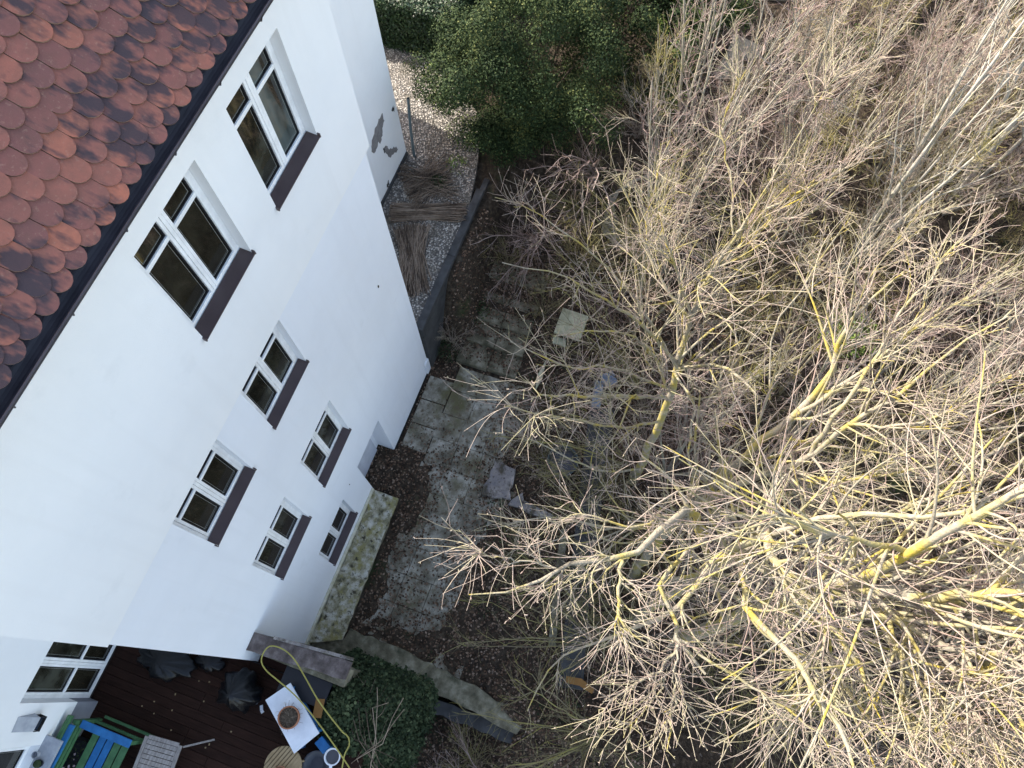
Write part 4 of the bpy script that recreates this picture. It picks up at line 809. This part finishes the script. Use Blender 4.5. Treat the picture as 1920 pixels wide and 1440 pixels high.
b = MB(); b.obox((-1.72, -.40, 2.812), (.035, .02, 0), (-.015, .02, 0), (0, 0, .006)); b.obox((-1.77, -.44, 2.815), (.02, -.015, 0), (.012, .018, 0), (0, 0, .008)); tag(b.build('paper_scrap', M['white']), 'torn white paper scrap on the deck between the tall bag and the table', 'scrap')

# ------------------------------------------------------------------ fence, reed screens
fn = thing('wire_fence', (10.3, 1.9, 2.0), 'sagging wire mesh fence on a leaning grey post across the gravel', 'fence')
b = MB(); b.tube([(10.30, 1.86, 1.9), (10.38, 1.84, 3.0), (10.50, 1.83, 3.70)], .033, 10); b.build('post', M['steel'], fn)
b = MB(); P0 = np.array([10.36, 1.8, 2.05]); P1 = np.array([10.9, .75, 2.05]); K = 22; H_ = 13
grid = np.array([[P0+(P1-P0)*i/(K-1)+np.array([.10*(j/(H_-1)), .02*math.sin(i*.8), j/(H_-1)*(1.40-.85*(i/(K-1))**2*(.6+.4*math.sin(i*.5)))]) for j in range(H_)] for i in range(K)])
grid += rng.normal(size=grid.shape)*.008
for i in range(K): b.tube(grid[i], .0045, 4)
for j in range(H_): b.tube(grid[:, j], (.0045 if j not in (0, H_-1) else .007), 4)
b.build('mesh', M['wire'], fn)

def stalks(name, a, d, wdt, n, lab, cat, rad=.006, z=2.0, jit=.05, layers=.10):
    a = np.array(a, float); d = np.array(d, float); L_ = np.linalg.norm(d-a); u = (d-a)/L_; s = np.array([-u[1], u[0]]); K = 6
    off = rng.uniform(-.5, .5, n)*wdt; st = rng.uniform(-.06, .25, n)*L_*.4; en = L_*rng.uniform(.75, 1.02, n); t = np.linspace(0, 1, K)
    al = st[:, None]+(en-st)[:, None]*t[None]; lat = off[:, None]+rng.normal(size=n)[:, None]*jit*(t[None]-.5)*2
    Z = z+rng.uniform(.01, layers, n)[:, None]*(1-(2*off[:, None]/wdt)**2*.6)+rng.normal(size=(n, 1))*.02*t[None]
    P = np.stack([a[0]+u[0]*al+s[0]*lat, a[1]+u[1]*al+s[1]*lat, Z+rad], -1)
    me = tubes_mesh(name, [(P, np.full((n, K), rad), 4)]); return tag(link(name, me, M['reed']), lab, cat)
stalks('reed_screen', (8.62, 1.75), (9.20, .10), .42, 330, 'flattened reed screen lying across the gravel against the retaining wall', 'reed screen')
stalks('reed_bundle', (8.45, 1.15), (6.75, .45), .55, 320, 'long bundle of dry reeds lying along the foot of the house corner', 'reeds', jit=.12)
stalks('straw_heap', (9.3, 1.7), (10.1, .75), .8, 190, 'loose heap of dead stalks beside the leaning fence post', 'stalks', jit=.35, layers=.2, rad=.005)

# ------------------------------------------------------------------ litter and ground cover
def scatter(name, n, xr, yr, dens, size, m, lab, cat, up=.35, lift=.01):
    x = rng.uniform(*xr, n*3); y = rng.uniform(*yr, n*3); k = rng.uniform(0, 1, n*3) < dens(x, y); x, y = x[k][:n], y[k][:n]
    z = np.maximum(ground_h(x, y), np.where((x > .1) & (x < 6.35) & (y > -3.2) & (y < -.7), .028, -9))+rng.uniform(lift, lift+.03, len(x)); z = np.where((x > 6.4) & (x < 8.95) & (y > -2.05) & (y < -.6), z+.10, z)
    nr = unit(rng.normal(size=(len(x), 3))*up+[0, 0, 1])
    me = leaf_mesh(name, np.stack([x, y, z], 1), nr, rng.uniform(size[0], size[1], len(x)), .7)
    return tag(link(name, me, m), lab, cat, kind='stuff')
def vn(x, y, s=1.0):   # cheap smooth noise 0..1
    return .5+.25*(np.sin(x*2.1*s+1.3*np.sin(y*1.7*s))+np.sin(y*2.6*s+1.1*np.sin(x*1.9*s+2)))
def dens_leaf(x, y):
    pav = (x > -.1) & (x < 6.4) & (y > -2.75) & (y < -.7)
    d = np.where(pav, .035+.10*(vn(x, y, 1.6) > .62), .9)
    d = np.where(pav, np.maximum(d, .8*sstep(-2.0, .4, drift_edge(x, y))), d)                 # drift in the niche corner
    d = np.where(y > 0.0, np.where((x > 2.82) & (x < 3.83) & (y < .36), .9, 0), d)
    d = np.where((x < 2.8) & (y > -.64), 0, d); d = np.where((x > 3.86) & (y > -.04), 0, d)
    d = np.where((x > 6.4) & (y > -.15), 0, d); d = np.where((x < -.05) & (x > -1.05) & (y > -3.9), .35, d)
    return d
scatter('leaf_litter', 42000, (-2.5, 9.5), (-7.5, .36), dens_leaf, (.025, .075), M['litter'], 'brown fallen leaves covering the courtyard soil', 'leaf litter')
scatter('garden_litter', 22000, (-3, 24), (-20, -3.2), lambda x, y: np.full(x.shape, .8), (.04, .10), M['litter_dark'], 'dead leaves under the thicket', 'leaf litter', up=.6)
def dens_weed(x, y): return (vn(x+5, y, .8) > .80)*1.0*((y < -2.4) | (x > 6.5))
scatter('ground_weeds', 9000, (-2, 16), (-11, -.3), dens_weed, (.03, .07), M['leaf_ivy'], 'low green weeds and moss between the leaves', 'weeds', up=1.0, lift=.02)
def plant_clump(x, y, z, r, n, m, name, lab, cat, size=(.03, .07), h=None, group=None):
    p = unit(rng.normal(size=(n, 3)))*r*rng.uniform(.3, 1, (n, 1))**.5; p[:, 2] = np.abs(p[:, 2])*(h or 1); nr = unit(p+rng.normal(size=(n, 3))*r*.7)
    me = leaf_mesh(name, p, nr, rng.uniform(*size, n)); o = link(name, me, M[m]); o.location = (x, y, z)
    return tag(o, lab, cat, group, kind='stuff' if name in ('kerb_weed', 'weed_tuft') else None)
plant_clump(9.75, 1.0, 2.0, .24, 260, 'leaf_dark', 'weed_tuft', 'dark green weed tuft on the gravel above the reed screen', 'weed')
plant_clump(10.35, .78, 2.0, .30, 170, 'leaf_bright', 'weed_tuft', 'sparse yellow green weed on the gravel below the wire fence', 'weed')
plant_clump(12.0, 1.6, 2.0, .42, 320, 'leaf_bright', 'kerb_weed', 'bright green weeds along the sunlit kerb', 'weed')
plant_clump(11.3, .95, 2.0, .50, 420, 'leaf_bright', 'kerb_weed', 'yellow green weeds at the bottom of the bent wire mesh', 'weed')
plant_clump(12.8, 2.3, 2.0, .36, 300, 'leaf_bright', 'kerb_weed', 'fresh green weeds where the hedge meets the gravel kerb', 'weed')
plant_clump(7.7, -.55, .35, .45, 700, 'leaf_dark', 'mossy_shrub', 'low dark mossy shrub at the foot of the retaining wall', 'shrub')
plant_clump(6.55, -.30, .1, .34, 420, 'leaf_ivy', 'mossy_shrub', 'small green shrub squeezed between house corner and steps', 'shrub')

# ------------------------------------------------------------------ leafy things
def leaf_blob(parent, name, clumps, per, cr, size, m, flatten=.8, out=None):
    cl = np.array(clumps, float); c = np.repeat(cl, per, axis=0); n = len(c)
    d = unit(rng.normal(size=(n, 3))); rad = cr*rng.uniform(.45, 1.05, (n, 1)); off = d*rad; off[:, 2] *= flatten
    nr = unit(d+rng.normal(size=(n, 3))*.6+[0, 0, .35])
    me = leaf_mesh(name, c+off, nr, rng.uniform(*size, n)); return link(name, me, M[m], parent)
ev = thing('evergreen_tree', (11.9, -.4, 1.9), 'broad dense dark green evergreen tree beyond the gravel terrace', 'tree')
cen = np.array([12.55, -.30, 3.75]); cl = []
while len(cl) < 230:
    d = unit(rng.normal(size=3)); r = rng.uniform(.35, 1)**.5
    w_ = 1+.16*math.sin(3*math.atan2(d[1], d[0])+1)+.12*math.sin(7*d[0]+3*d[2])
    p = cen+d*r*w_*np.array([2.3, 2.15, 1.8])
    if p[2] > 2.5: cl.append(p)
cl = cl[:150]+[np.array([11.15, -.15, 2.75])+rng.normal(size=3)*[.35, .40, .25] for _ in range(26)]+[np.array([11.9, -1.4, 2.9])+rng.normal(size=3)*[.4, .4, .3] for _ in range(14)]; leaf_blob(ev, 'crown', cl, 760, .42, (.03, .065), 'leaf_dark')
tr_ = []
for k in range(7):
    a = k*.95; q = np.array([[11.55+.1*math.cos(a), -.40+.1*math.sin(a), 1.6, .06], [11.7+.35*math.cos(a), -.35+.35*math.sin(a), 2.6, .045], [12.3+1.1*math.cos(a), -.3+1.0*math.sin(a), 3.8, .02]])
    tr_.append(resample(q, 8))
tr_ = np.array(tr_); P, R = tr_[..., :3], tr_[..., 3]; P2, R2 = grow(P, R, 10, L=(.5, 1.2), K=5, rmin=.004)
link('trunk', tubes_mesh('trunk', [(P, R, 7), (P2, R2, 4)]), M['bark_dark'], ev)
def hedge(name, poly_c, half, z0, z1, n, m, lab):
    t = thing(name, (poly_c[0], poly_c[1], z0), lab, 'hedge')
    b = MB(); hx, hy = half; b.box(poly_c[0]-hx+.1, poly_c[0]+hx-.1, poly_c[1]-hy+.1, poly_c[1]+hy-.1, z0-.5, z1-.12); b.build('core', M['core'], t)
    f = rng.integers(0, 4, n); u = rng.uniform(-1, 1, (n, 2)); p = np.zeros((n, 3)); nr = np.zeros((n, 3))
    hz = (z1-z0)/2; zc = (z1+z0)/2
    for k, (i, s) in enumerate(((2, 1), (1, -1), (0, -1), (2, 1))):
        q = f == k; p[q, i] = s; oth = [j for j in range(3) if j != i]; p[np.ix_(q, oth)] = u[q]; nr[q, i] = s
    p = p*[hx, hy, hz]+[poly_c[0], poly_c[1], zc]; p += rng.normal(size=(n, 3))*.045; p[:, 2] += .06*np.sin(p[:, 0]*3)*np.sin(p[:, 1]*2.4)
    link('foliage', leaf_mesh('foliage', p, unit(nr+rng.normal(size=(n, 3))*.5), rng.uniform(.04, .085, n)), M[m], t); return t
hedge('clipped_hedge', (15.2, 4.2), (1.9, 2.3), 1.9, 3.3, 52000, 'leaf_hedge', 'dense clipped dark green hedge beyond the sunlit gravel')
iv2 = thing('ivy_shrub', (15.2, -3.2, 1.8), 'glossy yellow green ivy covered shrub right of the evergreen tree', 'shrub')
cl = [np.array([15.6, -2.9, 3.0])+rng.normal(size=3)*[1.2, .75, .7] for _ in range(110)]
leaf_blob(iv2, 'foliage', cl, 260, .34, (.045, .09), 'leaf_dark'); cl = [np.array([14.7, -3.1, 3.3])+rng.normal(size=3)*[.8, .4, .3] for _ in range(12)]
leaf_blob(iv2, 'bright_leaves', cl, 90, .22, (.05, .09), 'leaf_bright')
ev2 = thing('evergreen_bush', (17.5, -.5, 1.9), 'rounded dark evergreen bush behind the big evergreen tree at the top edge', 'bush')
cl = [np.array([17.3, -.6, 3.2])+rng.normal(size=3)*[1.3, 1.1, .7] for _ in range(120)]
leaf_blob(ev2, 'foliage', cl, 260, .38, (.045, .09), 'leaf_dark')
# ivy at the deck corner
iv = thing('ivy_mound', (-1.1, -2.2, 1.2), 'mound of dark green ivy spilling over the deck corner and parapet end', 'ivy')
def ivy_top(x, y):
    g = np.exp(-(((x+1.30)/.72)**4+((y+1.98)/.80)**4)); return .2+(3.1+.12*np.sin(5*x+3*y)+.1*np.sin(7*y-2*x))*g**.35*(1-.25*np.clip(-(y+1.9), 0, 1))
n = 16000; x = rng.uniform(-2.2, -.4, n*2); y = rng.uniform(-3.0, -.95, n*2); z = ivy_top(x, y); k = z > 1.1; x, y, z = x[k][:n], y[k][:n], z[k][:n]
z = z-rng.exponential(.10, len(z))
p = np.stack([x, y, z], 1)+rng.normal(size=(len(x), 3))*.03
link('foliage', leaf_mesh('foliage', p, unit(rng.normal(size=p.shape)*.55+[.1, -.1, 1]), rng.uniform(.035, .08, len(p)), .85), M['leaf_ivy'], iv)
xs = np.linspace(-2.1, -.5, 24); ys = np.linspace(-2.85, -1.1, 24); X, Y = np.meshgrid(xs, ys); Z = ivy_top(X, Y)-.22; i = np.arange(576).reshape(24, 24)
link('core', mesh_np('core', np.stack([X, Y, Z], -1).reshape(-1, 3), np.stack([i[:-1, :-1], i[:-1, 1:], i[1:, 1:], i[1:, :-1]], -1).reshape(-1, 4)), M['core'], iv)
s0 = np.array([[[-2.2+.05*k, -2.6, 2.2], [-1.9, -2.5-.1*k, 2.9], [-1.5, -2.4+.08*k, 3.25], [-1.1, -2.3+.15*k, 3.3], [-.8, -2.2+.2*k, 3.1]] for k in range(-3, 5)], float)
s0 += rng.normal(size=s0.shape)*.08; P2, R2 = grow(s0, np.full(s0.shape[:2], .008), 3, L=(.3, .8), K=6, rmin=.002, up=.1)
link('vines', tubes_mesh('vines', [(s0, np.full(s0.shape[:2], .006), 5), (P2, R2*.6, 3)]), M['reed'], iv)

# ------------------------------------------------------------------ bare trees
def bare_tree(key, label, n1, n2, n3, n4, L1=(.35, 1.1), trunk_mat='bark', twig_mat='twig', up=.1, lr=.03, cl=.013):
    d = LIMBS[key]; loc = d['trunk'][0][:3]
    t = thing('bare_tree', loc, label, 'tree')
    tk = resample(d['trunk'], 26); lb = np.array([resample(l, 14) for l in d['limbs']]); tk[:, 3] *= np.linspace(.75, .42, 26); lb[..., 3] *= .80
    def wob(a, s):
        nz = rng.normal(size=a.shape)*s; nz[..., 0, :] = 0; return a+nz
    P0 = wob(tk[None, :, :3], .018); R0 = tk[None, :, 3]
    PL = wob(lb[..., :3], .015); RL = lb[..., 3]
    link('trunk', tubes_mesh('trunk', [(P0, R0, 12)]), M[trunk_mat], t)
    limbs = [(PL, RL, 8)]
    up_half = P0[:, 9:]; ur = R0[:, 9:]
    A, RA = grow(up_half, ur, n1, L=L1, K=11, ang=(.35, 1.15), rf=.5, rmin=.009, rmax=.028, up=up, wig=.035, curl=.045, endf=.35, lrad=.03)
    B, RB = grow(PL, RL, n2, t=(.1, .97), L=L1, K=11, ang=(.3, 1.1), rf=.6, rmin=.008, rmax=.024, up=up, wig=.035, curl=.05, endf=.35, lrad=lr)
    limbs += [(A, RA, 6), (B, RB, 6)]
    link('limbs', tubes_mesh('limbs', limbs), M[trunk_mat], t)
    S = np.concatenate([A, B]); RS = np.concatenate([RA, RB])
    C2, R2 = grow(S, RS, n3, t=(.08, .95), L=(.8, 2.2), K=11, ang=(.3, 1.1), rf=.6, rmin=.005, rmax=.011, up=up*.7, wig=.025, curl=.05, lrad=cl, endf=.2)
    C2b, R2b = grow(PL, RL, n3, t=(.05, 1), L=(.5, 1.6), K=11, ang=(.4, 1.25), rf=.4, rmin=.005, rmax=.010, up=.12, wig=.04, curl=.04, lrad=lr+.015)
    C2 = np.concatenate([C2, C2b]); R2 = np.concatenate([R2, R2b])
    C3, R3 = grow(C2, R2, n4, t=(.05, .98), L=(.07, .60), K=6, ang=(.3, 1.05), rf=.7, rmin=.0038, rmax=.0055, up=.06, wig=.07, taper=.3)
    C4, R4 = grow(C3[::2], R3[::2], 1, t=(.7, 1), L=(.015, .035), K=3, ang=(.3, 1.4), rf=1, rmin=.0055, rmax=.007, wig=.3, taper=.1, endf=.9)
    link('crown', tubes_mesh('crown', [(C2, R2, 4), (C3, R3, 3), (C4, R4, 3)]), M[twig_mat], t)
    return t
bare_tree('A', 'large bare tree with yellow lichened limbs fanning out at the lower right', 40, 16, 5, 1, L1=(1.0, 3.0), up=.03)
bare_tree('B', 'bare tree whose pale lit limbs reach left over the dark leafy courtyard', 30, 7, 4, 2, L1=(.9, 2.4), lr=.085, cl=.024)
bare_tree('Cc', 'bare tree with long pale limbs sweeping up to the right edge', 34, 13, 4, 2, L1=(.9, 2.6), up=.12)
bare_tree('D', 'slender bare tree rising behind the raised square slab', 26, 10, 5, 2, L1=(.8, 2.2), up=.12)

# saplings: a few kinds, copied
def szone(x, y):
    r_ = 'between evergreen and sandy path' if x > 9 and y > -5 else 'close behind the raised square slab' if y > -6.5 and x < 10 else 'at the top edge of the picture' if x > 18 else None
    if r_: return r_
    if x > 12: return 'in upper thicket near patio' if y > -9 else 'in upper right thicket'
    return 'behind the lichened trees' if y > -10 else 'at right edge behind big limbs'
def sapling(seed, stems, h, spread, twig, bark, r0=.04, n1=9, n2=6, n3=2, up=.35):
    global rng
    rng = np.random.default_rng(seed)
    K = 12; t = np.linspace(0, 1, K); P = []; R = []
    for k in range(stems):
        a = rng.uniform(0, 2*PI); s = spread*rng.uniform(.3, 1); hh = h*rng.uniform(.75, 1)
        wv = rng.normal(size=2)*.12
        P.append(np.stack([.08*math.cos(a)+s*np.cos(a)*t**1.2+wv[0]*np.sin(3*t), .08*math.sin(a)+s*np.sin(a)*t**1.2+wv[1]*np.sin(3*t+1)-wv[1]*math.sin(1), hh*t], 1)); R.append(r0*rng.uniform(.6, 1)*(1-.85*t)+.003)
    P = np.array(P); R = np.array(R)
    A, RA = grow(P, R, n1, t=(.25, .97), L=(.28*h, .42*h), K=8, ang=(.3, .85), rf=.5, rmin=.009, up=up*.7, wig=.06, taper=.72)
    B, RB = grow(A, RA, n2, t=(.1, 1), L=(.35, .9), K=6, ang=(.4, 1.15), rf=.55, rmin=.0066, up=up*.4, wig=.08)
    C_, RC = grow(B, RB, n3, t=(.2, 1), L=(.10, .38), K=4, ang=(.35, 1.0), rf=.65, rmin=.005, up=.1, wig=.12)
    return (tubes_mesh('trunk', [(P, R, 7), (A, RA, 5)]), tubes_mesh('crown', [(B, RB, 4), (C_, RC, 3)]), bark, twig)
kinds = [sapling(21, 4, 6.4, 1.5, 'twig_dark', 'bark_grey'), sapling(22, 3, 7.4, 1.3, 'twig_green', 'bark'), sapling(23, 5, 5.4, 1.7, 'twig', 'bark_grey'),
         sapling(24, 4, 6.8, 1.7, 'twig', 'bark', up=.2), sapling(25, 6, 4.6, 1.6, 'twig_dark', 'bark_grey'), sapling(26, 3, 6.0, 1.1, 'twig_green', 'bark_grey')]
for a, c, bk, tw in kinds: a.materials.append(M[bk]); c.materials.append(M[tw])
rng = np.random.default_rng(5)
spots = []
def ok(x, y, dmin): return all((x-a)**2+(y-b)**2 > dmin**2 for a, b in spots)
tries = 0
while len(spots) < 135 and tries < 6000:
    tries += 1
    x = rng.uniform(.8, 26); y = rng.uniform(-21, -3.2)
    if x < 8 and y > -5.5: continue
    if x < 4 and y > -7.5: continue
    if y > -4.3 and x < 10.6: continue
    if x > 14.4 and x < 20 and y > -5.6: continue
    if ok(x, y, .95): spots.append((x, y))
for k, (x, y) in enumerate(spots):
    kd = kinds[k % 6]; s = rng.uniform(.72, 1.05)
    r = bpy.data.objects.new('bare_sapling', None); COL.objects.link(r); r.location = (x, y, float(ground_h(x, y))-.05); r.rotation_euler = (rng.normal()*.05, rng.normal()*.05, rng.uniform(0, 6.28)); r.scale = (s,)*3; r.empty_display_size = .2
    kn = ('red brown four stemmed', 'tall olive twigged', 'spreading tan twigged', 'upright tan twigged lichened', 'short dense red brown', 'narrow olive twigged')[k % 6]; tag(r, kn+' bare sapling '+szone(x, y), 'sapling', kn+' saplings')
    for nm, me in (('trunk', kd[0]), ('crown', kd[1])):
        o = bpy.data.objects.new(nm, me); COL.objects.link(o); o.parent = r
# young trees with smooth pale stems at the right edge
pale = sapling(31, 4, 7.2, 1.5, 'twig', 'bark', r0=.06, n1=8, n2=6)
pale[0].materials.append(mat('pale_smooth_bark', [(0.3, (.26, .25, .21)), (.55, (.40, .38, .33)), (.75, (.36, .34, .22))], scale=4)); pale[1].materials.append(M['twig'])
PALE = ('nearest the bright green shrub', 'tallest and in the middle of its group', 'lowest of its group by the right edge', 'farthest up of its group near the patio', 'farthest right of its group')
for k, (x, y, s) in enumerate(((11.2, -8.6, 1.0), (13.6, -10.6, 1.1), (9.4, -11.6, 1.0), (16.2, -9.6, .95), (11.6, -13.4, 1.0))):
    r = bpy.data.objects.new('pale_sapling', None); COL.objects.link(r); r.location = (x, y, float(ground_h(x, y))-.05); r.rotation_euler = (0, 0, k*1.3); r.scale = (s,)*3
    tag(r, 'leafless young tree with pale sunlit stems, '+PALE[k], 'tree', 'pale stemmed young trees')
    for nm, me in (('trunk', pale[0]), ('crown', pale[1])):
        o = bpy.data.objects.new(nm, me); COL.objects.link(o); o.parent = r
# low arching shrubs
def shrub(seed, n, h, spread, twig):
    global rng
    rng = np.random.default_rng(seed); K = 9; t = np.linspace(0, 1, K); a = rng.uniform(0, 2*PI, n); s = spread*rng.uniform(.4, 1, n); hh = h*rng.uniform(.6, 1, n)
    P = np.stack([(s*np.cos(a))[:, None]*t**1.3, (s*np.sin(a))[:, None]*t**1.3, hh[:, None]*(t-.35*t**3)], -1)+rng.normal(size=(n, K, 3))*.025
    R = np.full((n, K), .0085)*(1-.7*t)
    B, RB = grow(P, R, 7, t=(.2, 1), L=(.3, .9), K=6, ang=(.3, .9), rf=.6, rmin=.0052, up=.15, wig=.14)
    C_, RC = grow(B, RB, 2, t=(.1, 1), L=(.10, .45), K=4, ang=(.3, 1.0), rf=.7, rmin=.0045, up=.1, wig=.2)
    me = tubes_mesh('bare_shrub', [(P, R, 4), (B, RB, 3), (C_, RC, 3)]); me.materials.append(M[twig]); return me
sk = [shrub(41, 16, 1.9, 1.1, 'twig_green'), shrub(42, 18, 1.5, 1.2, 'twig_dark'), shrub(43, 14, 2.3, 1.2, 'twig'), shrub(44, 20, 1.2, 1.1, 'twig_green')]
rng = np.random.default_rng(9)
def put_shrub(k, x, y, s, lab, grp=None, name='bare_shrub'):
    o = bpy.data.objects.new(name, sk[k]); COL.objects.link(o); o.location = (x, y, float(ground_h(x, y))-.03); o.rotation_euler = (0, 0, rng.uniform(0, 6.28)); o.scale = (s, s, s*rng.uniform(.8, 1.1)); tag(o, lab, 'shrub', grp)
spots = []; tries = 0
while len(spots) < 170 and tries < 9000:
    tries += 1; x = rng.uniform(.8, 22); y = rng.uniform(-17, -1.8)
    if x < 3.2 and y > -4.4: continue
    if y > -3.0 and x < 9.4: continue
    if 6.8 < x < 8.6 and y > -3.7: continue
    if 3.2 < x < 4.6 and y > -4.0: continue
    if 14.6 < x < 20 and y > -5.6: continue
    if 10.4 < x < 12.3 and -4.2 < y < -2.9: continue
    if x > 10.8 and y > -2.6: continue
    if ok(x, y, .8): spots.append((x, y))
def zone(x, y):
    if y > -4.6: return 'nearest the courtyard and the steps' if x < 9.4 else 'just right of the evergreen tree'
    if x > 15: return 'near the top edge of the thicket' if y > -10 else 'in the far top right corner'
    if x > 9: return 'in the middle of the upper thicket' if y > -9 else 'along the right edge of the upper thicket'
    return 'under the big lichened limbs' if y > -9 else 'along the lower right edge'
for k, (x, y) in enumerate(spots):
    kind_ = ('tall olive stemmed', 'low reddish brown', 'tall pinkish tan', 'low spreading olive')[k % 4]
    put_shrub(k % 4, x, y, rng.uniform(.75, 1.15), kind_+' leafless shrub '+zone(x, y), kind_+' undergrowth shrubs')
for q_, (x, y, s) in enumerate(((10.9, -2.2, .9), (12.6, -3.0, 1.1), (13.9, -3.9, 1.1), (12.0, -4.4, 1.0), (9.9, -3.9, 1.0), (13.2, -5.0, 1.1), (10.1, -4.9, 1.1), (14.6, -3.6, .9))):
    put_shrub((0, 2, 1, 3)[q_ % 4], x, y, s, ('olive', 'pinkish tan', 'red brown', 'low olive')[q_ % 4]+' leafless shrub '+('nearest the evergreen trunk', 'below the ivy covered shrub', 'left of the garden patio', 'above the sandy path', 'behind the steps', 'right of the sandy path', 'between sandy path and slab', 'against the ivy covered shrub')[q_])
put_shrub(1, 9.7, -1.35, .9, 'reddish leafless shrub beside the top of the garden steps')
put_shrub(3, 10.3, -2.3, 1.0, 'olive leafless shrub between the evergreen tree and the raised slab')
put_shrub(0, 8.9, -1.0, .7, 'small olive leafless shrub against the retaining wall')
put_shrub(3, 9.4, -2.6, .8, 'small leafless shrub directly behind the raised slab')
put_shrub(2, 6.75, -.35, .62, 'thin leafless shrub whose twigs overlap the lower corner of the house')
put_shrub(3, -1.6, -4.0, .9, 'leafless bramble in the dark corner below the concrete beam')
put_shrub(0, 5.9, -3.1, .75, 'thin olive shrub whose stems cross the paving below the steps')
put_shrub(3, 4.9, -3.2, .7, 'low olive shrub just above the L shaped concrete block')
put_shrub(0, 8.0, -2.2, .7, 'thin olive shrub growing from the edge of the steps')
put_shrub(3, 2.5, -3.6, .8, 'low olive shrub in leaves left of the L shaped block')
put_shrub(1, -2.4, -3.5, .8, 'leafless bramble hanging beside the ivy mound')
put_shrub(0, -.6, -5.9, .9, 'leafless shrub at the lower end of the dark undergrowth')
def leaning(seed, base, reach, n, h, lab, tw='twig_green'):
    """bush whose long thin stems arch over towards the house"""
    global rng
    rng = np.random.default_rng(seed); K = 14; t = np.linspace(0, 1, K)
    a = rng.normal(reach[0], .45, n); L_ = reach[1]*rng.uniform(.45, 1, n); hh = h*rng.uniform(.5, 1.1, n)
    P = np.stack([(L_*np.cos(a))[:, None]*t**1.15, (L_*np.sin(a))[:, None]*t**1.15, hh[:, None]*(1.5*t-.62*t**2.4)], -1)
    P += np.cumsum(rng.normal(size=P.shape)*.022, axis=1)*t[None, :, None]**.5
    R_ = rng.uniform(.009, .020, n)[:, None]*(1-.8*t)[None]+.002
    B, RB = grow(P, R_, 9, t=(.2, 1), L=(.4, 1.5), K=9, ang=(.2, .75), rf=.5, rmin=.0055, up=.08, wig=.06, curl=.05)
    C_, RC = grow(B, RB, 3, t=(.1, 1), L=(.12, .6), K=6, ang=(.25, .9), rf=.6, rmin=.0042, up=.05, wig=.09, curl=.04)
    me = tubes_mesh('arching_bush', [(P, R_, 6), (B, RB, 4), (C_, RC, 3)]); me.materials.append(M[tw])
    o = bpy.data.objects.new('arching_bush', me); COL.objects.link(o); o.location = (base[0], base[1], float(ground_h(*base))-.05); tag(o, lab, 'bush')
leaning(61, (8.9, -4.9), (1.75, 3.4), 9, 3.2, 'arching bush leaning over the top of the steps')
leaning(62, (6.9, -5.0), (1.7, 3.2), 10, 3.4, 'arching bush spreading over the stone shard and lower steps')
leaning(63, (5.2, -5.2), (1.65, 3.0), 9, 3.0, 'arching bush reaching over the tub and L shaped block')
leaning(64, (3.2, -5.6), (1.75, 3.0), 8, 3.2, 'arching bush over the pale edging stones')
leaning(65, (1.4, -5.8), (1.9, 3.0), 9, 3.0, 'arching bush over the dark leaf litter in the lower courtyard')
leaning(66, (-.2, -6.2), (2.0, 3.2), 10, 2.8, 'arching bush beside the orange board')
leaning(67, (11.2, -2.4), (2.9, 2.8), 10, 2.6, 'reddish arching bush in front of the evergreen trunk', 'twig_dark')
leaning(68, (9.6, -1.5), (3.0, 2.2), 9, 1.9, 'reddish arching bush against the retaining wall', 'twig_dark')
leaning(69, (11.0, -5.2), (2.2, 3.0), 10, 3.6, 'tan arching bush behind the sandy path', 'twig')
leaning(70, (-2.2, -4.8), (1.6, 2.4), 9, 2.0, 'arching bramble below the ivy mound', 'twig_dark')
leaning(71, (9.2, -6.3), (1.9, 3.0), 11, 4.2, 'tall arching bush behind the raised slab', 'twig')
rng = np.random.default_rng(77)
# green leafy spots inside the thicket
plant_clump(9.3, -8.9, 1.2, .7, 900, 'leaf_bright', 'leafy_shrub', 'bright green leafy shrub glowing through the bare thicket', 'shrub', size=(.05, .10))
plant_clump(11.6, -5.0, 1.8, .65, 900, 'leaf_dark', 'ivy_clump', 'dark ivy clump below the sandy path', 'ivy', size=(.05, .09))
plant_clump(16.6, -7.4, 2.0, .8, 900, 'leaf_dark', 'ivy_clump', 'dark ivy clump by the far garden patio', 'ivy', size=(.06, .10))
plant_clump(-1.35, -5.6, -.4, .75, 900, 'leaf_ivy', 'ivy_clump', 'low ivy patch in shade near the bottom edge', 'ivy', size=(.04, .07), h=.4)
plant_clump(1.4, -3.2, 0, .38, 300, 'leaf_ivy', 'ivy_clump', 'small green plant in the leaf litter of the courtyard', 'ivy', size=(.03, .05), h=.4)

# copies that still share a label are told apart by their order in the photograph
from collections import defaultdict
same = defaultdict(list)
for o in scene.objects:
    if o.parent is None and o.get('label') and o.get('group'): same[o['label']].append(o)
RA_ = np.array(RM); ORD = ['leftmost', 'second', 'third', 'fourth', 'fifth', 'sixth', 'seventh', 'eighth', 'ninth', 'tenth', 'eleventh', 'twelfth', 'thirteenth', 'fourteenth', 'fifteenth', 'sixteenth', 'seventeenth', 'eighteenth', 'nineteenth', 'twentieth']
def img_x(o):
    d = RA_.T @ (np.array(o.location)-np.array([0, -4.5, 16.56])); return d[0]/d[2]
for lab, os_ in same.items():
    if len(os_) < 2: continue
    os_.sort(key=img_x)
    for i, o in enumerate(os_):
        o['label'] = ('leftmost ' if i == 0 else 'rightmost ' if i == len(os_)-1 else ORD[min(i, 19)]+' from left, ')+lab
